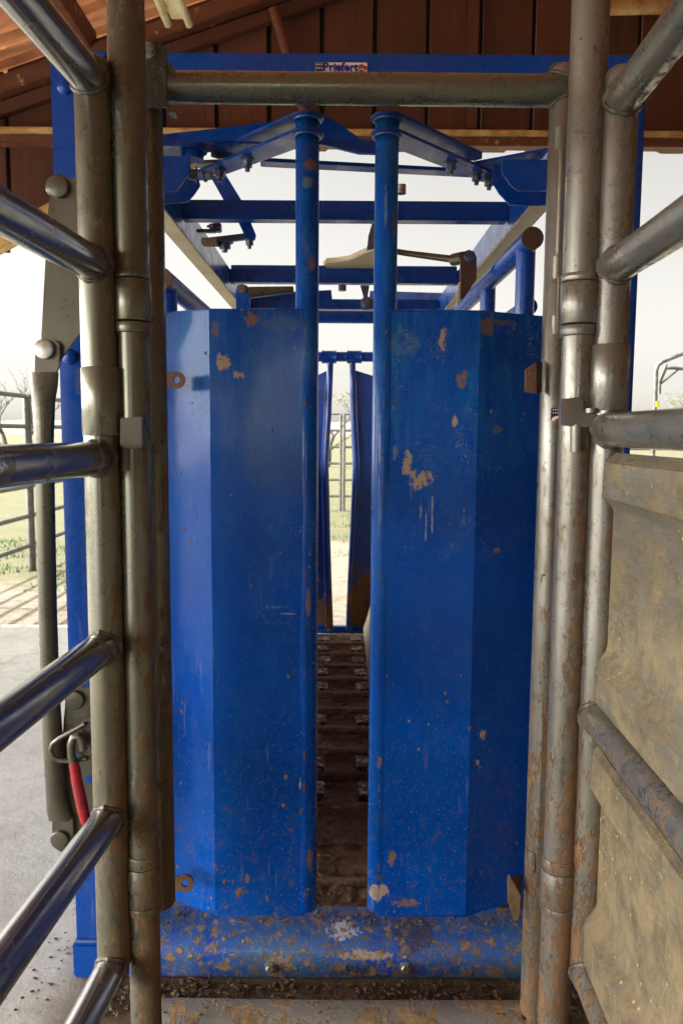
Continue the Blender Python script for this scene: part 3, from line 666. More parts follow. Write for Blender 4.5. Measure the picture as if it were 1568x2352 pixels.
# end pivots: rounded ears left
bm = B(); hplate(bm, [(-.6, 1.85), (-.36, 1.85)] + [(-.36 + .04 * math.cos(rad(a)), 1.89 + .04 * math.sin(rad(a))) for a in range(-90, 91, 20)] + [(-.6, 1.93)], Z(345, 1.87), .008); obj('pivot_ear', bm, m_blue, chute)
bm = B(); disc(bm, (-.355, 1.89, Z(345, 1.87) - .018), (0, 0, 1), .026, .018); obj('pivot_bush', bm, m_blue, chute)
bm = B(); bar(bm, P(438, 378, 1.92), P(560, 372, 2.02), .05, .008); obj('pivot_strap', bm, m_cream, chute)
bm = B(); hexbolt(bm, P(452, 402, 1.84), (-1, -.3, 0), .013, .02); hexbolt(bm, P(470, 404, 1.84), (1, -.3, 0), .010, .02); obj('adjusting_bolt', bm, m_boltg, chute)
bm = B(); vplate(bm, [(372, 358), (437, 358), (436, 392), (420, 418), (404, 438), (372, 441)], 1.80, .008); obj('gusset', bm, m_blue, chute)
bm = B(); vplate(bm, [(372, 400), (452, 398), (460, 425), (446, 446), (430, 464), (372, 467)], 1.90, .008); obj('gusset', bm, m_blue, chute)
bm = B(); vplate(bm, [(1152, 366), (1262, 366), (1262, 438), (1190, 438), (1172, 425), (1152, 396)], 1.80, .008); obj('gusset', bm, m_blue, chute)
bm = B(); vplate(bm, [(1133, 375), (1215, 375), (1262, 380), (1262, 472), (1170, 470), (1145, 443), (1130, 418)], 1.90, .008); obj('gusset', bm, m_blue, chute)
bm = B(); hplate(bm, [(X(1060, 378, 2.0), 1.97), (X(1262, 372, 1.85), 1.86), (X(1262, 372, 1.85), 1.92), (X(1080, 378, 2.05), 2.05)], Z(372, 1.95), .006); obj('pivot_ear', bm, m_blue, chute)

# ---- roof frame of the chute
TZ = Z(480, 2.36); TX = .50
for s in (-1, 1):
    xx = s * TX + (.012 if s > 0 else -.004)
    bm = B(); box(bm, (xx - .022, CY + .12, TZ - .062), (xx + .022, 4.62, TZ + .04), .005); tr = obj('top_rail', bm, m_blue, chute)
    bm = B(); box(bm, (xx - .026, CY + .13, TZ - .068), (xx + .026, 4.6, TZ - .0622), .001); obj('rail_pad', bm, m_cream, tr, label='dusty cream underside strip of the top rail')
for Y, hh in ((2.36, .055), (3.33, .055), (4.02, .05)):
    bm = B(); box(bm, (-TX + .02, Y, TZ - .03), (TX - .012, Y + .05, TZ - .03 + hh), .004); obj('cross_member', bm, m_blue, chute)
bm = B(); box(bm, (-TX + .02, 3.40, TZ + .028), (TX - .012, 3.44, TZ + .056), .003); obj('cross_member', bm, m_blue, chute)
bm = B(); bar(bm, P(560, 692, 4.1), P(760, 682, 4.3), .03, .07); obj('slide_plate', bm, m_blue, chute)
bm = B(); bar(bm, P(1030, 690, 4.1), P(850, 684, 4.3), .03, .07); obj('slide_plate', bm, m_blue, chute)
bm = B(); tube(bm, [(-.6, 4.5, Z(728, 4.5)), (.6, 4.5, Z(728, 4.5))], .036, 24); obj('head_gate_tube', bm, m_blue, chute)
# brace from left, link arms
bm = B(); vplate(bm, [(472, 386), (508, 384), (556, 462), (588, 540), (585, 552), (565, 548), (545, 505), (515, 462)], 2.42, .008); obj('link_arm', bm, m_blue, chute)
bm = B(); bar(bm, P(470, 555, 2.45), P(580, 542, 2.45), .02, .018); hexbolt(bm, P(573, 548, 2.44), (0, 0, -1), .013, .02); hexbolt(bm, P(516, 556, 2.44), (0, 0, -1), .02, .02); obj('link_bar', bm, m_boltg, chute)
bm = B(); bar(bm, P(452, 531, 2.5), P(496, 531, 2.5), .02, .01); box(bm, tuple(P(491, 530, 2.5)), tuple(P(507, 510, 2.5) + V((0, .03, 0))), .003); hexbolt(bm, P(491, 520, 2.49), (-1, 0, 0), .009, .014); obj('stop_block', bm, m_boltg, chute)
bm = B(); box(bm, tuple(P(462, 560, 2.4)), tuple(P(500, 545, 2.4) + V((0, .04, 0))), .003); obj('stop_block', bm, m_rust, chute)
# left small lever
bm = B(); vplate(bm, [(542, 668), (545, 656), (556, 652), (568, 656), (574, 668), (572, 714), (542, 714)], 2.9, .03); lv = obj('latch_block', bm, m_blue, chute)
bm = B(); disc(bm, P(557, 664, 2.9), (0, -1, 0), .016, .006); obj('pin', bm, m_rust, lv)
bm = B(); tube(bm, [P(572, 672, 2.91), P(674, 665, 2.93)], [.021, .012], 14); obj('latch_rod', bm, m_rodgrey, lv)
# right dark lever
bm = B(); vplate(bm, [(1058, 588), (1064, 578), (1076, 573), (1088, 577), (1094, 590), (1094, 640), (1066, 684), (1056, 690)], 2.55, .022); lv = obj('latch_plate', bm, m_rust, chute, label='dark rusty brown latch plate')
bm = B(); disc(bm, P(1077, 590, 2.55), (0, -1, 0), .018, .008); obj('pin', bm, m_boltg, lv)
bm = B(); tube(bm, [P(905, 577, 2.75), P(935, 582, 2.75), P(1050, 597, 2.62)], [.010, .010, .012], 14); tube(bm, [P(1040, 597, 2.62), P(1064, 592, 2.58)], .02, 14); obj('latch_rod', bm, m_rodgrey, lv)
bm = B(); vplate(bm, [(1052, 650), (1058, 645), (1056, 700), (1047, 705)], 2.53, .01); obj('latch_edge', bm, m_cream, lv)
# cream shoe
z_s = TZ + .03
bm = B(); prism(bm, [PZ(x, y, z_s) for x, y in [(742, 610), (748, 604), (765, 603), (800, 598), (862, 570), (862, 617), (803, 617), (770, 618), (748, 617)]], (0, 0, .02), .004); obj('latch_shoe', bm, m_cream, chute, label='cream shoe shaped latch plate')
bm = B(); tube(bm, [P(786, 655, 3.2), P(786, 668, 3.2)], .016, 12); obj('latch_pin', bm, m_boltg, chute); bm = B(); vplate(bm, [(827, 655), (848, 655), (843, 690), (836, 710), (834, 680)], 3.2, .01); obj('latch_strap', bm, m_boltg, chute); bm = B(); hexbolt(bm, P(842, 697, 3.15), (0, -1, 0), .02, .02); obj('bolt', bm, m_boltg, chute)
bm = B(); tube(bm, [P(921, 425, 2.3), P(921, 445, 2.3)], .014, 14); obj('roller', bm, m_bolt, chute)
bm = B(); vplate(bm, [(846, 540), (858, 500), (862, 500), (862, 570), (842, 575)], 2.9, .01); obj('latch_strap', bm, m_boltg, chute)

# ---- squeeze side tubes
def side(s, xr, zr, y0):
    bm = B(); ctube(bm, (xr, y0, zr), (xr - s * .02, 4.6, zr), .029, 28); rl = obj('squeeze_rail', bm, m_blue, chute)
    bm = B(); disc(bm, (xr, y0 + .001, zr), (0, -1, 0), .0295, .003); obj('end_cap', bm, m_rust, rl, label='rusty round end cap')
    for Y in ((y0 + .07, y0 + .62, y0 + 1.3, y0 + 2.0)):
        bm = B(); tube(bm, [(xr, Y, .25), (xr, Y, zr)], .026, 22); obj('squeeze_post', bm, m_blue, chute)
    bm = B(); tube(bm, [(xr + s * .02, y0 + .1, zr - .16), (xr, 4.6, zr - .16)], .024, 20); obj('squeeze_rail', bm, m_blue, chute)
c = P(1222, 547, 2.10); side(1, c.x, c.z, 2.10)
c = P(372, 640, 2.15); side(-1, c.x, c.z, 2.15)
for s, xb_ in ((1, .135), (-1, -.22)):                # sloping lower side sheets
    bm = B(); pts = [V((xb_, 2.05, .11)), V((xb_, 4.62, .11)), V((xb_ + s * .30, 4.62, 1.15)), V((xb_ + s * .30, 2.05, 1.15))]
    prism(bm, pts, (s * .006, 0, 0), .002); obj('squeeze_side', bm, m_cream if s > 0 else m_blue, chute)
# ---- head gate
HY = 4.65
gl = [(765, 838), (763.5, 880), (760.5, 955), (757, 1010), (754, 1066), (756, 1120), (757, 1168), (758.5, 1240), (761.5, 1331), (764.5, 1423), (765, 1447)]
gr = [(802, 838), (803, 880), (804.5, 955), (807, 1010), (809.8, 1066), (807.5, 1120), (805.5, 1168), (802.5, 1240), (798, 1331), (794.5, 1423), (793.5, 1447)]
for pts, s in ((gl, -1), (gr, 1)):
    bm = B(); q = [P(x + s * 7, y, HY) for x, y in pts]; q.insert(0, q[0] + V((0, 0, .04)))
    tube(bm, q, .0195, 18); nb = obj('neck_bar', bm, m_farblue, chute)
    bm = B(); ex = 715 if s < 0 else 872
    out = [(x + s * 9, y) for x, y in pts]; out[0] = (out[0][0], 849); out += [(ex, 1447), (ex, 868)]
    vplate(bm, out, HY + .02, .006); obj('neck_panel', bm, m_farblue, chute)
    bm = B(); tube(bm, [P(x + s * 15, y, HY - .012) for x, y in pts[1:]], .004, 8); obj('panel_edge', bm, m_farblue, nb)
    a = 739 if s < 0 else 797
    bm = B(); tube(bm, [P(a, 820, HY), P(a + 3, 820, HY), P(a + 30, 820, HY), P(a + 33, 820, HY)], [.041, .037, .037, .041], 24); obj('slide_collar', bm, m_blue, nb)
bm = B(); tube(bm, [P(640, 819, HY), P(930, 820, HY)], .029, 24); obj('head_gate_rail', bm, m_blue, chute)
bm = B(); box(bm, tuple(P(690, 1455, HY)), tuple(P(880, 1440, HY) + V((0, .05, 0))), .004); obj('head_gate_sill', bm, m_blue, chute)
# ---- floor
bm = B(); box(bm, (-.40, CY + .1, .05), (.40, 4.60, .085), .003); fl = obj('floor_plate', bm, m_rust, chute)
for i in range(12):
    Y = 4.30 - i * .2125; bm = B(); 
    pts = [V((-.36 + .72 * k / 24, Y + .002 * noise.noise(V((k * .4, Y * 9, 0))), .103)) for k in range(25)]
    if i > 8: pts = [p - V((0, 0, .007)) for p in pts]
    tube(bm, pts, (.016), 12); obj('floor_cleat', bm, m_cleat if i < 8 else m_muck, chute)
    for xx in ((-.115, -.06), (.065, .125)):
        if i in (5, 7, 10, 11, 12): continue
        bm = B(); j = random.uniform(-.01, .01); box(bm, (xx[0] - .03 * (xx[0] < 0) + j, Y + .055, .085), (xx[1] + j, Y + .15, .1135), .003); obj('pale_patch', bm, m_patch, fl)  # pale blocks between the cleats, broken up by brown noise
# manure layer
bm = B(); nx, ny = 60, 330; g = []
for j in range(ny + 1):
    y = CY + .06 + (4.58 - CY - .06) * j / ny; row = []
    for i in range(nx + 1):
        x = -.34 + .68 * i / nx; ph = ((4.30 - y) / .2125) % 1
        h = .089 + .010 * noise.fractal(V((x * 22, y * 22, 0)), .8, 2.1, 5) + .009 * math.cos(2 * math.pi * ph) + (.012 if y < 2.1 else 0) * noise.noise(V((x * 8, y * 8, 2)))
        h += .009 * max(0, noise.noise(V((x * 45, y * 45, 4))))
        row.append(bm.verts.new((x, y, h)))
    g.append(row)
for a, b in zip(g, g[1:]):
    for i in range(nx): bm.faces.new((a[i], a[i + 1], b[i + 1], b[i]))
o = obj('manure', bm, m_muck, sharp=80); o['kind'] = 'stuff'; o['label'] = 'dark trampled manure and dirt covering the chute floor'; o['category'] = 'manure'

# ---- operating lever on the left
LY = 1.66
bm = B(); vplate(bm, [(113, 445), (112, 425), (120, 412), (132, 407), (250, 414), (250, 700), (183, 768), (130, 840), (95, 850), (95, 770), (103, 620)], LY, .006); lp = obj('lever_plate', bm, m_rodgrey, chute)
bm = B(); vplate(bm, [(112, 440), (111, 425), (120, 411), (134, 406), (200, 411), (250, 430), (250, 470), (150, 440)], LY + .012, .006); obj('lever_plate', bm, m_rodgrey, chute)
bm = B(); disc(bm, P(137, 432, LY), (0, -1, 0), .0215, .012); obj('pivot_pin', bm, m_rodgrey, lp)
bm = B(); disc(bm, P(137, 432, LY + .018), (0, -1, 0), .026, .01); obj('washer', bm, m_rodgrey, lp)
T0 = P(105, 803, LY - .012)
bm = B(); vplate(bm, [(81, 800), (82, 790), (92, 781), (108, 778), (126, 781), (138, 790), (138, 838), (130, 858), (122, 868), (84, 868), (80, 850)], LY - .012, .007); ls = obj('lever_end', bm, m_rodgrey, chute)
bm = B(); disc(bm, P(105, 803, LY - .012), (0, -1, 0), .0205, .012); obj('pivot_pin', bm, m_bolt, ls)
pth = [(103, 855), (102, 885), (101, 920), (102, 1010), (104, 1100), (110, 1400), (117, 1600), (122, 1700), (130, 1820), (134, 1860), (140, 1885)]
rr = [(.030, .006), (.029, .012), (.024, .018), (.020, .019), (.0195, .0195), (.0195, .0195), (.0195, .0195), (.0215, .0215), (.0225, .0225), (.026, .014), (.027, .005)]
bm = B(); qs = [P(x, y, LY - .009) for x, y in pth]
# orientation: wide axis along X
rings = []
seg = 28
for p, (ra, rb) in zip(qs, rr): rings.append([bm.verts.new(p + V((ra * math.cos(2 * math.pi * k / seg), rb * math.sin(2 * math.pi * k / seg), 0))) for k in range(seg)])
for a, b in zip(rings, rings[1:]):
    for k in range(seg): bm.faces.new((a[k], a[(k + 1) % seg], b[(k + 1) % seg], b[k]))
bm.faces.new(rings[0]); bm.faces.new(rings[-1][::-1]); obj('lever_tube', bm, m_rodgrey, chute)
bm = B(); vplate(bm, [(120, 1878), (168, 1880), (170, 1925), (166, 1950), (140, 1958), (120, 1945)], LY - .012, .006); le = obj('lever_end', bm, m_rodgrey, chute)
bm = B(); disc(bm, P(139, 1926, LY - .012), (0, -1, 0), .020, .009); obj('pivot_pin', bm, m_rodgrey, le)
# lower plate
bm = B(); vplate(bm, [(150, 1610), (150, 1592), (162, 1580), (180, 1577), (245, 1585), (262, 1780), (262, 1985), (175, 1970), (152, 1900), (140, 1800), (143, 1700)], LY + .002, .006); l2 = obj('lever_plate', bm, m_rodgrey, chute)
bm = B(); disc(bm, P(174, 1606, LY + .002), (0, -1, 0), .0205, .010); obj('pivot_pin', bm, m_rodgrey, l2)
for px, py, r in ((183, 1728, 5), (204, 1790, 9.5)):
    bm = B(); disc(bm, P(px, py, LY + .0015), (0, -1, 0), r * .00092, .001); obj('round_hole', bm, m_blue, l2)
# spring hook with red grip, hung on a bent eye
HYk = LY - .05
bm = B(); tube(bm, D([(196, 1662), (165, 1680), (138, 1695), (122, 1708), (117, 1722), (122, 1738), (138, 1747), (160, 1748), (200, 1742)], HYk), .0052, 14); obj('eye_bolt', bm, m_rodgrey, l2)
bm = B(); vplate(bm, [(190, 1660), (215, 1652), (222, 1745), (192, 1748), (184, 1735), (186, 1690)], HYk + .004, .02, .003); obj('eye_bracket', bm, m_rodgrey, l2)
bm = B(); tube(bm, D([(192, 1722), (188, 1700), (180, 1690), (170, 1694), (164, 1710), (165, 1735), (170, 1752), (174, 1775)], HYk - .014), .0088, 18); obj('hook_rod', bm, m_rodgrey, l2)
q = D([(170, 1752), (174, 1770), (177, 1790), (182, 1815), (187, 1838), (192, 1860), (196, 1880), (198, 1890)], HYk - .014)
bm = B(); tube(bm, q, [.0105, .0108, .0110, .0116, .0118, .0116, .0108, .0098], 26); gp = obj('grip', bm, m_grip, l2, label='red rubber grip')
bm = B()
for i in range(9):
    for k in range(8):
        a = rad(-175 + k * 21 + (i % 2) * 10); t = .28 + i * .055; ip = t * 7; j = int(ip); c = q[j].lerp(q[j + 1], ip - j); R_ = .0116
        cc = c + V((R_ * math.cos(a), R_ * math.sin(a), 0)); tube(bm, [cc, cc + V((math.cos(a), math.sin(a), 0)) * .0008], [.0017, .0009], 8)
obj('grip_knobs', bm, m_grip, l2)
# bracket on the frame next to the sleeve
bm = B(); box(bm, tuple(P(172, 905, LY + .03)), tuple(P(200, 847, LY + .06)), .003); obj('stop_block', bm, m_blue, chute)

# ================================================================ GREY CAGE FRAME (bolted in front of the chute)
GY = 1.56; r3 = .0285
XL = X(354.5, 1100, GY); XR = X(1266, 1100, GY); CZ = Z(205, GY)
cage = root('palpation_cage_frame', (0, GY, 0), 'grey pipe frame and crossbar standing directly in front of the blue tail doors', 'pipe frame')
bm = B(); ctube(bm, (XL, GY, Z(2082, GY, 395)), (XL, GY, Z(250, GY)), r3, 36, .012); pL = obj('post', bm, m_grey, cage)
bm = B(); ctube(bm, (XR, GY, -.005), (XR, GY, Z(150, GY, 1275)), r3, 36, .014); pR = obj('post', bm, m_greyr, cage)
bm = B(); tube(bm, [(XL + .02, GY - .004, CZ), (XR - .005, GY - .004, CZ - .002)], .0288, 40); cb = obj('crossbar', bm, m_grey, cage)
bm = B(); weld(bm, (XR, GY, 0), (0, 0, 1), r3, (XR, GY - .004, CZ), .0305, (XL, GY - .004, CZ), .0035); obj('weld', bm, m_weld, cb)
bm = B(); tube(bm, [(XL - .02, GY + .01, .028), (0, GY + .008, .026), (XR + .02, GY + .01, .028)], .034, 32); obj('floor_bar', bm, m_floorbar, cage)
# top-left flat bracket with bolt
bm = B(); vplate(bm, [(330, 112), (334, 100), (345, 95), (366, 97), (378, 108), (383, 122), (383, 225), (388, 245), (330, 250)], GY - .034, .006); br_ = obj('bracket', bm, m_grey, cage)
bm = B(); prism(bm, [P(383, 232, GY - .034), P(402, 258, GY - .034), P(385, 258, GY - .034)], (0, .03, 0), .001); obj('gusset', bm, m_grey, cage); bm = B(); prism(bm, [P(383, 140, GY - .03), P(398, 150, GY - .03), P(400, 168, GY - .03), P(383, 168, GY - .03)], (0, .02, 0), .001); obj('gusset', bm, m_grey, cage)
bm = B(); hexbolt(bm, P(340, 116, GY - .035), (0, -1, 0), .011, .008, False); obj('bolt', bm, m_bolt, br_)
bm = B(); vplate(bm, [(1258, 168), (1262, 152), (1275, 142), (1297, 140), (1320, 142), (1320, 300), (1297, 300), (1275, 230), (1258, 215)], GY + .004, .006); obj('bracket', bm, m_greyr, cage)
# hinge leaves and slim latch rods beside the posts
def leaf(cx, y0, y1, mat, par, Y=GY - .02, w=18, s=1):
    a = P(cx, y0, Y); b = P(cx, y1, Y); wx = w / F * 1.5
    bm = B(); pts = []
    for k in range(8): t = k / 7 * math.pi / 2; pts.append(V((a.x + s * wx * math.sin(t), Y + .02 - .028 * math.cos(t), b.z)))
    inner = [V((p.x - s * .004, p.y + .004, p.z)) for p in pts]
    prism(bm, pts + inner[::-1], (0, 0, a.z - b.z), .0008); obj('hinge_leaf', bm, mat, par)
for y0, y1 in ((296, 352), (592, 640), (735, 785), (1602, 1650), (1845, 1880)): leaf(348 if y0 < 900 else 366, y0, y1, m_grey, pL, w=16, s=1)
for y0, y1, cx_ in ((292, 345, 1288), (588, 640, 1280), (725, 768, 1276), (1602, 1645, 1245), (1838, 1876, 1237), (1955, 2000, 1226)): leaf(cx_, y0, y1, m_greyr, pR, w=18, s=-1)
for a, b, cx_ in ((330, 590, 1286), (640, 770, 1281), (1640, 1960, 1240)):
    p = P(cx_, (a + b) / 2, GY - .02); bm = B(); tube(bm, [(p.x, GY - .02, P(cx_, b, GY).z), (p.x, GY - .02, P(cx_, a, GY).z)], .0085, 16); obj('latch_rod', bm, m_greyr, pR)
# lugs and washers
bm = B(); q = [P(x, y, GY - .05) for x, y in ((1206, 848), (1232, 832), (1232, 904), (1205, 900))]; prism(bm, q, (0, .008, 0), .001)
prism(bm, [P(1230, 833, GY - .05), P(1245, 830, GY - .02), P(1243, 902, GY - .02), P(1230, 903, GY - .05)], (0, .006, 0), .001); obj('lug', bm, m_rust, pR)
bm = B(); prism(bm, [P(1165, 2016, GY - .03), P(1170, 2010, GY - .03), P(1196, 2058, GY - .03), P(1192, 2110, GY - .03), P(1182, 2118, GY - .03), P(1166, 2075, GY - .03)], (0, .006, 0), .001)
prism(bm, [P(1168, 2010, GY + .03), P(1200, 2012, GY + .03), P(1196, 2058, GY - .03), P(1170, 2014, GY - .03)], (0, .004, -.003), 0); obj('lug', bm, m_greyr, pR)
for px, py, rp in ((405, 872, 19.5), (425, 2030, 22)):
    c = P(px, py, CY - .03); R_ = rp * 1.66 / F; bm = B(); ring = []
    for (r_, dy) in ((R_, 0), (R_, .007), (R_ * .42, .007), (R_ * .42, 0)):
        ring.append([bm.verts.new(c + V((r_ * math.cos(k / 32 * 6.2832), dy, r_ * math.sin(k / 32 * 6.2832)))) for k in range(32)])
    for i in range(4):
        for k in range(32): bm.faces.new((ring[i][k], ring[i][(k + 1) % 32], ring[(i + 1) % 4][(k + 1) % 32], ring[(i + 1) % 4][k]))
    bx0 = c + V((-.07, .001, -R_ * .9)); box(bm, tuple(bx0), (c.x - R_ * .75, c.y + .006, c.z + R_ * .9), 0); obj('washer_lug', bm, m_rust, pL)
# small flag sticker on the right post
sp = P(1275, 952, GY - r3 - .001)
bm = B(); box(bm, (sp.x - .0085, GY - r3 - .0008, sp.z - .0125), (sp.x + .008, GY - r3 + .006, sp.z + .0125), .001); stp = obj('flag_sticker', bm, m_navy, pR)
bm = B(); prism(bm, [sp + V((x, -.001, z)) for x, z in ((-.0085, -.013), (.008, -.013), (.008, -.002), (.0, -.0035), (-.006, -.006))], (0, .001, 0), 0); obj('white_wave', bm, m_white, pR)
bm = B(); prism(bm, [sp + V((x, -.002, z)) for x, z in ((-.003, -.013), (.008, -.013), (.008, -.007), (.003, -.008))], (0, .001, 0), 0); obj('red_wave', bm, m_red, pR)
bm = B()
for i in range(3):
    for j in range(2):
        c = sp + V((-.005 + .0045 * i, -.001, .009 - .006 * j)); pts = []
        for k in range(10): a = math.pi / 2 + k * math.pi / 5; r_ = .0019 if k % 2 == 0 else .0008; pts.append(c + V((r_ * math.cos(a), 0, r_ * math.sin(a))))
        prism(bm, pts, (0, .0008, 0), 0)
obj('star', bm, m_white, pR)

# ================================================================ HINGE POSTS (between side panels and cage)
HP = 1.43
def hinge_post(px, label, m, sgn):
    x = X(px, 1100, HP); rt = root('hinge_post', (x, HP, 0), label, 'pipe post', 'tall grey hinge posts either side of the chute')
    zc1, zc2, zc3, zc4 = Z(628, HP), Z(646, HP), Z(742, HP), Z(770, HP)
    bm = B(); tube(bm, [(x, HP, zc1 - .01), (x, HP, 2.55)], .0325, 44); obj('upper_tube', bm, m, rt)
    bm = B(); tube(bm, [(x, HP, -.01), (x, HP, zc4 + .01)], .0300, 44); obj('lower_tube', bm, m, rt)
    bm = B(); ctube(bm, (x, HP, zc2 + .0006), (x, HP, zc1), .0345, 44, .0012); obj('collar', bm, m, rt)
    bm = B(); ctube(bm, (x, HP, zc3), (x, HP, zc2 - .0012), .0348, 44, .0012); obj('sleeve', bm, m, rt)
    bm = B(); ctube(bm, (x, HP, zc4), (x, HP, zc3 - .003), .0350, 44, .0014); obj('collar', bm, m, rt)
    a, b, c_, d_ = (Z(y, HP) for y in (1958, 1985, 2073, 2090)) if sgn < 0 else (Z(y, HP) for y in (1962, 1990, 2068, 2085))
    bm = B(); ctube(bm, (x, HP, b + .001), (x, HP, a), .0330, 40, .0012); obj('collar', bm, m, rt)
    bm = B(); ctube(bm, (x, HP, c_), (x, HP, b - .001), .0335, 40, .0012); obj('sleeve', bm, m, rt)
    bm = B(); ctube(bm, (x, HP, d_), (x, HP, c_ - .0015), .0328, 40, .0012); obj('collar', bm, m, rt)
    return rt, x
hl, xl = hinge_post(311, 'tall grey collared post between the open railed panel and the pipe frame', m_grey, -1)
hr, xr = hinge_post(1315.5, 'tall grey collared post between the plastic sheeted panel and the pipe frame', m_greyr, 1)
KY = HP - .036
bm = B(); vplate(bm, [(276, 960), (327, 957), (328, 1028), (300, 1032), (276, 1024)], KY - .003, .035); obj('latch_bracket', bm, m_rodgrey, hl)
bm = B(); tube(bm, [P(289, 1020, KY + .01), P(290, 1081, KY + .01)], .009, 16); obj('latch_pin', bm, m_rodgrey, hl)
bm = B(); vplate(bm, [(1290, 916), (1338, 911), (1342, 948), (1372, 950), (1370, 980), (1332, 981), (1292, 977)], KY - .003, .014); obj('latch_bracket', bm, m_greyr, hr)
bm = B(); tube(bm, [P(1356, 948, KY), P(1356, 938, KY)], .012, 16); obj('pin_head', bm, m_greyr, hr)
bm = B(); tube(bm, [P(1322, 975, KY + .006), P(1322, 1037, KY + .006)], .0105, 16); obj('latch_pin', bm, m_greyr, hr)

# ================================================================ LEFT RAILED PANEL
OY = 1.41
ox = X(236, 1100, OY); lpn = root('railed_gate', (ox, OY, 0), 'open railed grey steel pipe panel on the left with six shiny rails', 'pipe panel')
zb_ = Z(2215, OY, 275)
def domed(bm, x, y, z0, z1, r):
    pts = [(x, y, z0), (x, y, z0 + .006), (x, y, z1 - .03), (x, y, z1 - .018), (x, y, z1 - .008), (x, y, z1 - .002), (x, y, z1)]
    tube(bm, pts, [r * .75, r, r, r * .97, r * .82, r * .5, r * .12], 44)
bm = B(); domed(bm, ox, OY, zb_, Z(128, OY, 240), .0318); obj('post', bm, m_grey, lpn)
bm = B(); ctube(bm, (ox + .003, OY, Z(1000, OY, 232)), (ox + .003, OY, Z(845, OY, 232)), .0362, 44, .0012); obj('sleeve', bm, m_grey, lpn)
bm = B(); tube(bm, [(ox - .019, OY + .045, Z(2185, OY)), (ox - .019, OY + .045, Z(1010, OY))], .021, 28); obj('rear_tube', bm, m_grey, lpn)
k = .060
for i, (py, r) in enumerate(((190, .0300), (612, .0300), (1052, .0300), (1480, .0300), (1872, .0300), (2208, .0285))):
    pxj = (236 if i < 3 else 250)
    z = Z(py, OY, pxj); L = 1.9; d = V((-k, -1, 0)).normalized(); c = V((ox, OY, z))
    bm = B(); tube(bm, [c, c + d * L], r, 40); rl = obj('rail', bm, m_rail, lpn)
    bm = B(); weld(bm, (ox, OY, 0), (0, 0, 1), .0318, c, r, c + d, .0048); obj('weld', bm, m_weld, rl)
bm = B(); tube(bm, [V((ox, OY, 0)) + V((-k, -1, 0)).normalized() * 1.9 + V((0, 0, z)) for z in (0.15, 2.2)], .0318, 28); obj('post', bm, m_grey, lpn)

# ================================================================ RIGHT SHEETED PANEL
sx_ = X(1388, 1100, OY); rpn = root('sheeted_gate', (sx_, OY, 0), 'grey pipe panel on the right closed with muddy ribbed plastic sheets below', 'pipe panel')
zr_b = Z(2250, OY, 1320)
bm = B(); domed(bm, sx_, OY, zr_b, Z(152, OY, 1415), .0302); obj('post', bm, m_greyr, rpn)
bm = B(); ctube(bm, (sx_ - .001, OY, Z(943, OY, 1400)), (sx_ - .001, OY, Z(793, OY, 1400)), .0350, 44, .0012); obj('sleeve', bm, m_greyr, rpn)
k2 = .034; d2 = V((-k2, -1, 0)).normalized(); nrm = V((-1, k2, 0)).normalized()
for py, r in ((236, .0300), (616, .0300), (988, .0300), (1638, .0315), (2222, .0300)):
    z = Z(py, OY, 1400 if py < 1200 else 1360); c = V((sx_, OY, z))
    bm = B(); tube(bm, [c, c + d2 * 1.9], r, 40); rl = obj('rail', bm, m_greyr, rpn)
    bm = B(); weld(bm, (sx_, OY, 0), (0, 0, 1), .0318, c, r, c + d2, .0050); obj('weld', bm, m_weld, rl)
def sheet(zs, name='plastic_sheet'):
    """profile: list of (z, out) where out is how far the sheet stands towards the alley"""
    bm = B(); s0 = V((sx_, OY, 0)) + d2 * .037; Ls = [0, .012, .03] + [.06 + .03 * i for i in range(58)]
    rows = []
    for L in Ls:
        e = 0 if L > .0 else -.016
        ff = min(1, L / .02)
        rows.append([bm.verts.new(s0 + d2 * L + nrm * (o * (0.25 + .75 * ff) + e + .0015 * noise.noise(V((L * 6, z * 6, 0)))) + V((0, 0, z))) for z, o in zs])
    for a, b in zip(rows, rows[1:]):
        for i in range(len(zs) - 1): bm.faces.new((a[i], a[i + 1], b[i + 1], b[i]))
    bmesh.ops.recalc_face_normals(bm, faces=bm.faces)
    bmesh.ops.solidify(bm, geom=bm.faces[:], thickness=.005)
    return obj(name, bm, m_poly, rpn, sharp=30)
zz = lambda py: Z(py, OY - .05, 1400)
A0, A1, A2, A3 = zz(1040), zz(1062), zz(1140), zz(1166)
A4, A5, A6 = zz(1495), zz(1530), zz(1612)
sheet([(A0, -.004), (A1, .022), (A2, .024), (A3, .000), (A3 - .01, -.004), (A4 + .01, -.004), (A4, .000), (A5, .024), (A6 + .01, .024), (A6, .016)])
B0, B1, B2, B3, B4, B5 = zz(1712), zz(1722), zz(1800), zz(1830), zz(2085), zz(2115)
B6 = zz(2195)
sheet([(B0, .01), (B1, .022), (B2, .024), (B3, .000), (B3 - .01, -.004), (B4 + .01, -.004), (B4, .000), (B5, .024), (B6, .024), (B6 - .01, .012)])
bm = B(); tube(bm, [V((sx_, OY, 0)) + d2 * 1.9 + V((0, 0, z)) for z in (.1, 2.2)], .0318, 28); obj('post', bm, m_greyr, rpn)

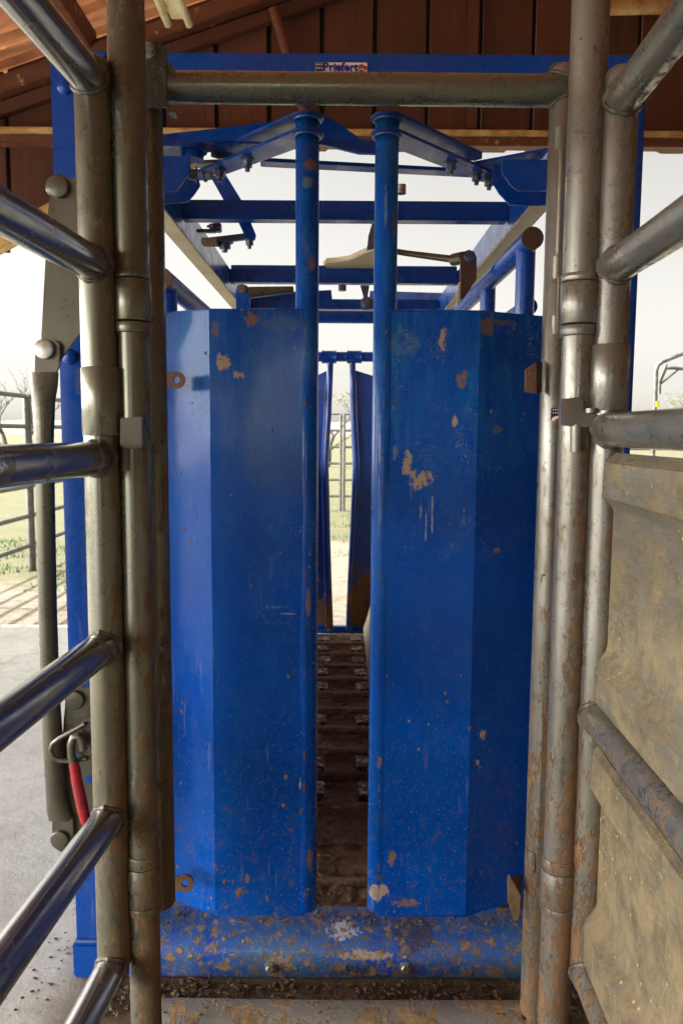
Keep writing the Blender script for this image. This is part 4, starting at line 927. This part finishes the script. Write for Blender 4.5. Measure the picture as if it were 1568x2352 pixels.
# ================================================================ clods and straw
random.seed(5)
bm = B()
def clod(x, y, z, s):
    t = B(); bmesh.ops.create_icosphere(t, subdivisions=2, radius=s); sd_ = random.random() * 50
    for v in t.verts:
        q_ = v.co / s; v.co = v.co * (1 + .8 * noise.noise(q_ * 1.1 + V((sd_, 0, 0))) + .5 * noise.noise(q_ * 2.6 + V((0, sd_, 0)))); v.co.z *= .6; v.co.x *= 1.25; v.co *= .58; v.co += V((x, y, z))
    merge(bm, t)
for _ in range(1500): clod(random.uniform(-.56, .55), random.uniform(1.60, CY - .01), random.uniform(.0, .012), random.choice((.0015, .002, .003, .004, .006, .009)))
for _ in range(60): clod(random.uniform(-.56, .52), GY + random.uniform(-.02, .03), .055, random.uniform(.002, .006))
for _ in range(150): clod(random.uniform(-.53, .53), CY + random.uniform(.03, .1), .118, random.choice((.002, .004, .007)))
for _ in range(26): clod(.48 + random.gauss(0, .03), 1.56 + random.gauss(0, .015), .045 + random.uniform(0, .03), random.uniform(.006, .016))
for _ in range(160): clod(random.uniform(-.2, .2), CY + random.uniform(.05, .25), .112 + random.uniform(0, .006), random.choice((.002, .003, .004, .007)))
for _ in range(60): clod(-.68 + random.gauss(0, .03), 1.82 + random.gauss(0, .12), .003, random.choice((.002, .004, .006)))
for _ in range(50): clod(random.uniform(-1.6, -.6), random.uniform(1.3, 3.4), .002, random.choice((.001, .0015, .003)))
o = obj('dirt_clods', bm, m_clod, sharp=80); o['kind'] = 'stuff'; o['label'] = 'crumbs and clods of dry dirt around the foot of the chute'; o['category'] = 'dirt'
bm = B()
for _ in range(200):
    if random.random() < .6: x, y, z = random.uniform(-.16, .14), random.uniform(CY + .06, 3.4), .112
    elif random.random() < .5: x, y, z = random.uniform(-.5, .5), random.uniform(1.62, 1.71), .012
    else: continue
    a = random.uniform(0, 6.3); L = random.uniform(.004, .016); m_ = V((x, y, z + random.uniform(0, .012))); dd = V((math.cos(a), math.sin(a), random.uniform(-.3, .3))) * L
    tube(bm, [m_ - dd, m_ + V((0, 0, .003)), m_ + dd], .0005, 5)
o = obj('straw_bits', bm, m_straw); o['kind'] = 'stuff'; o['label'] = 'loose bits of straw lying in the manure and dirt'; o['category'] = 'straw'
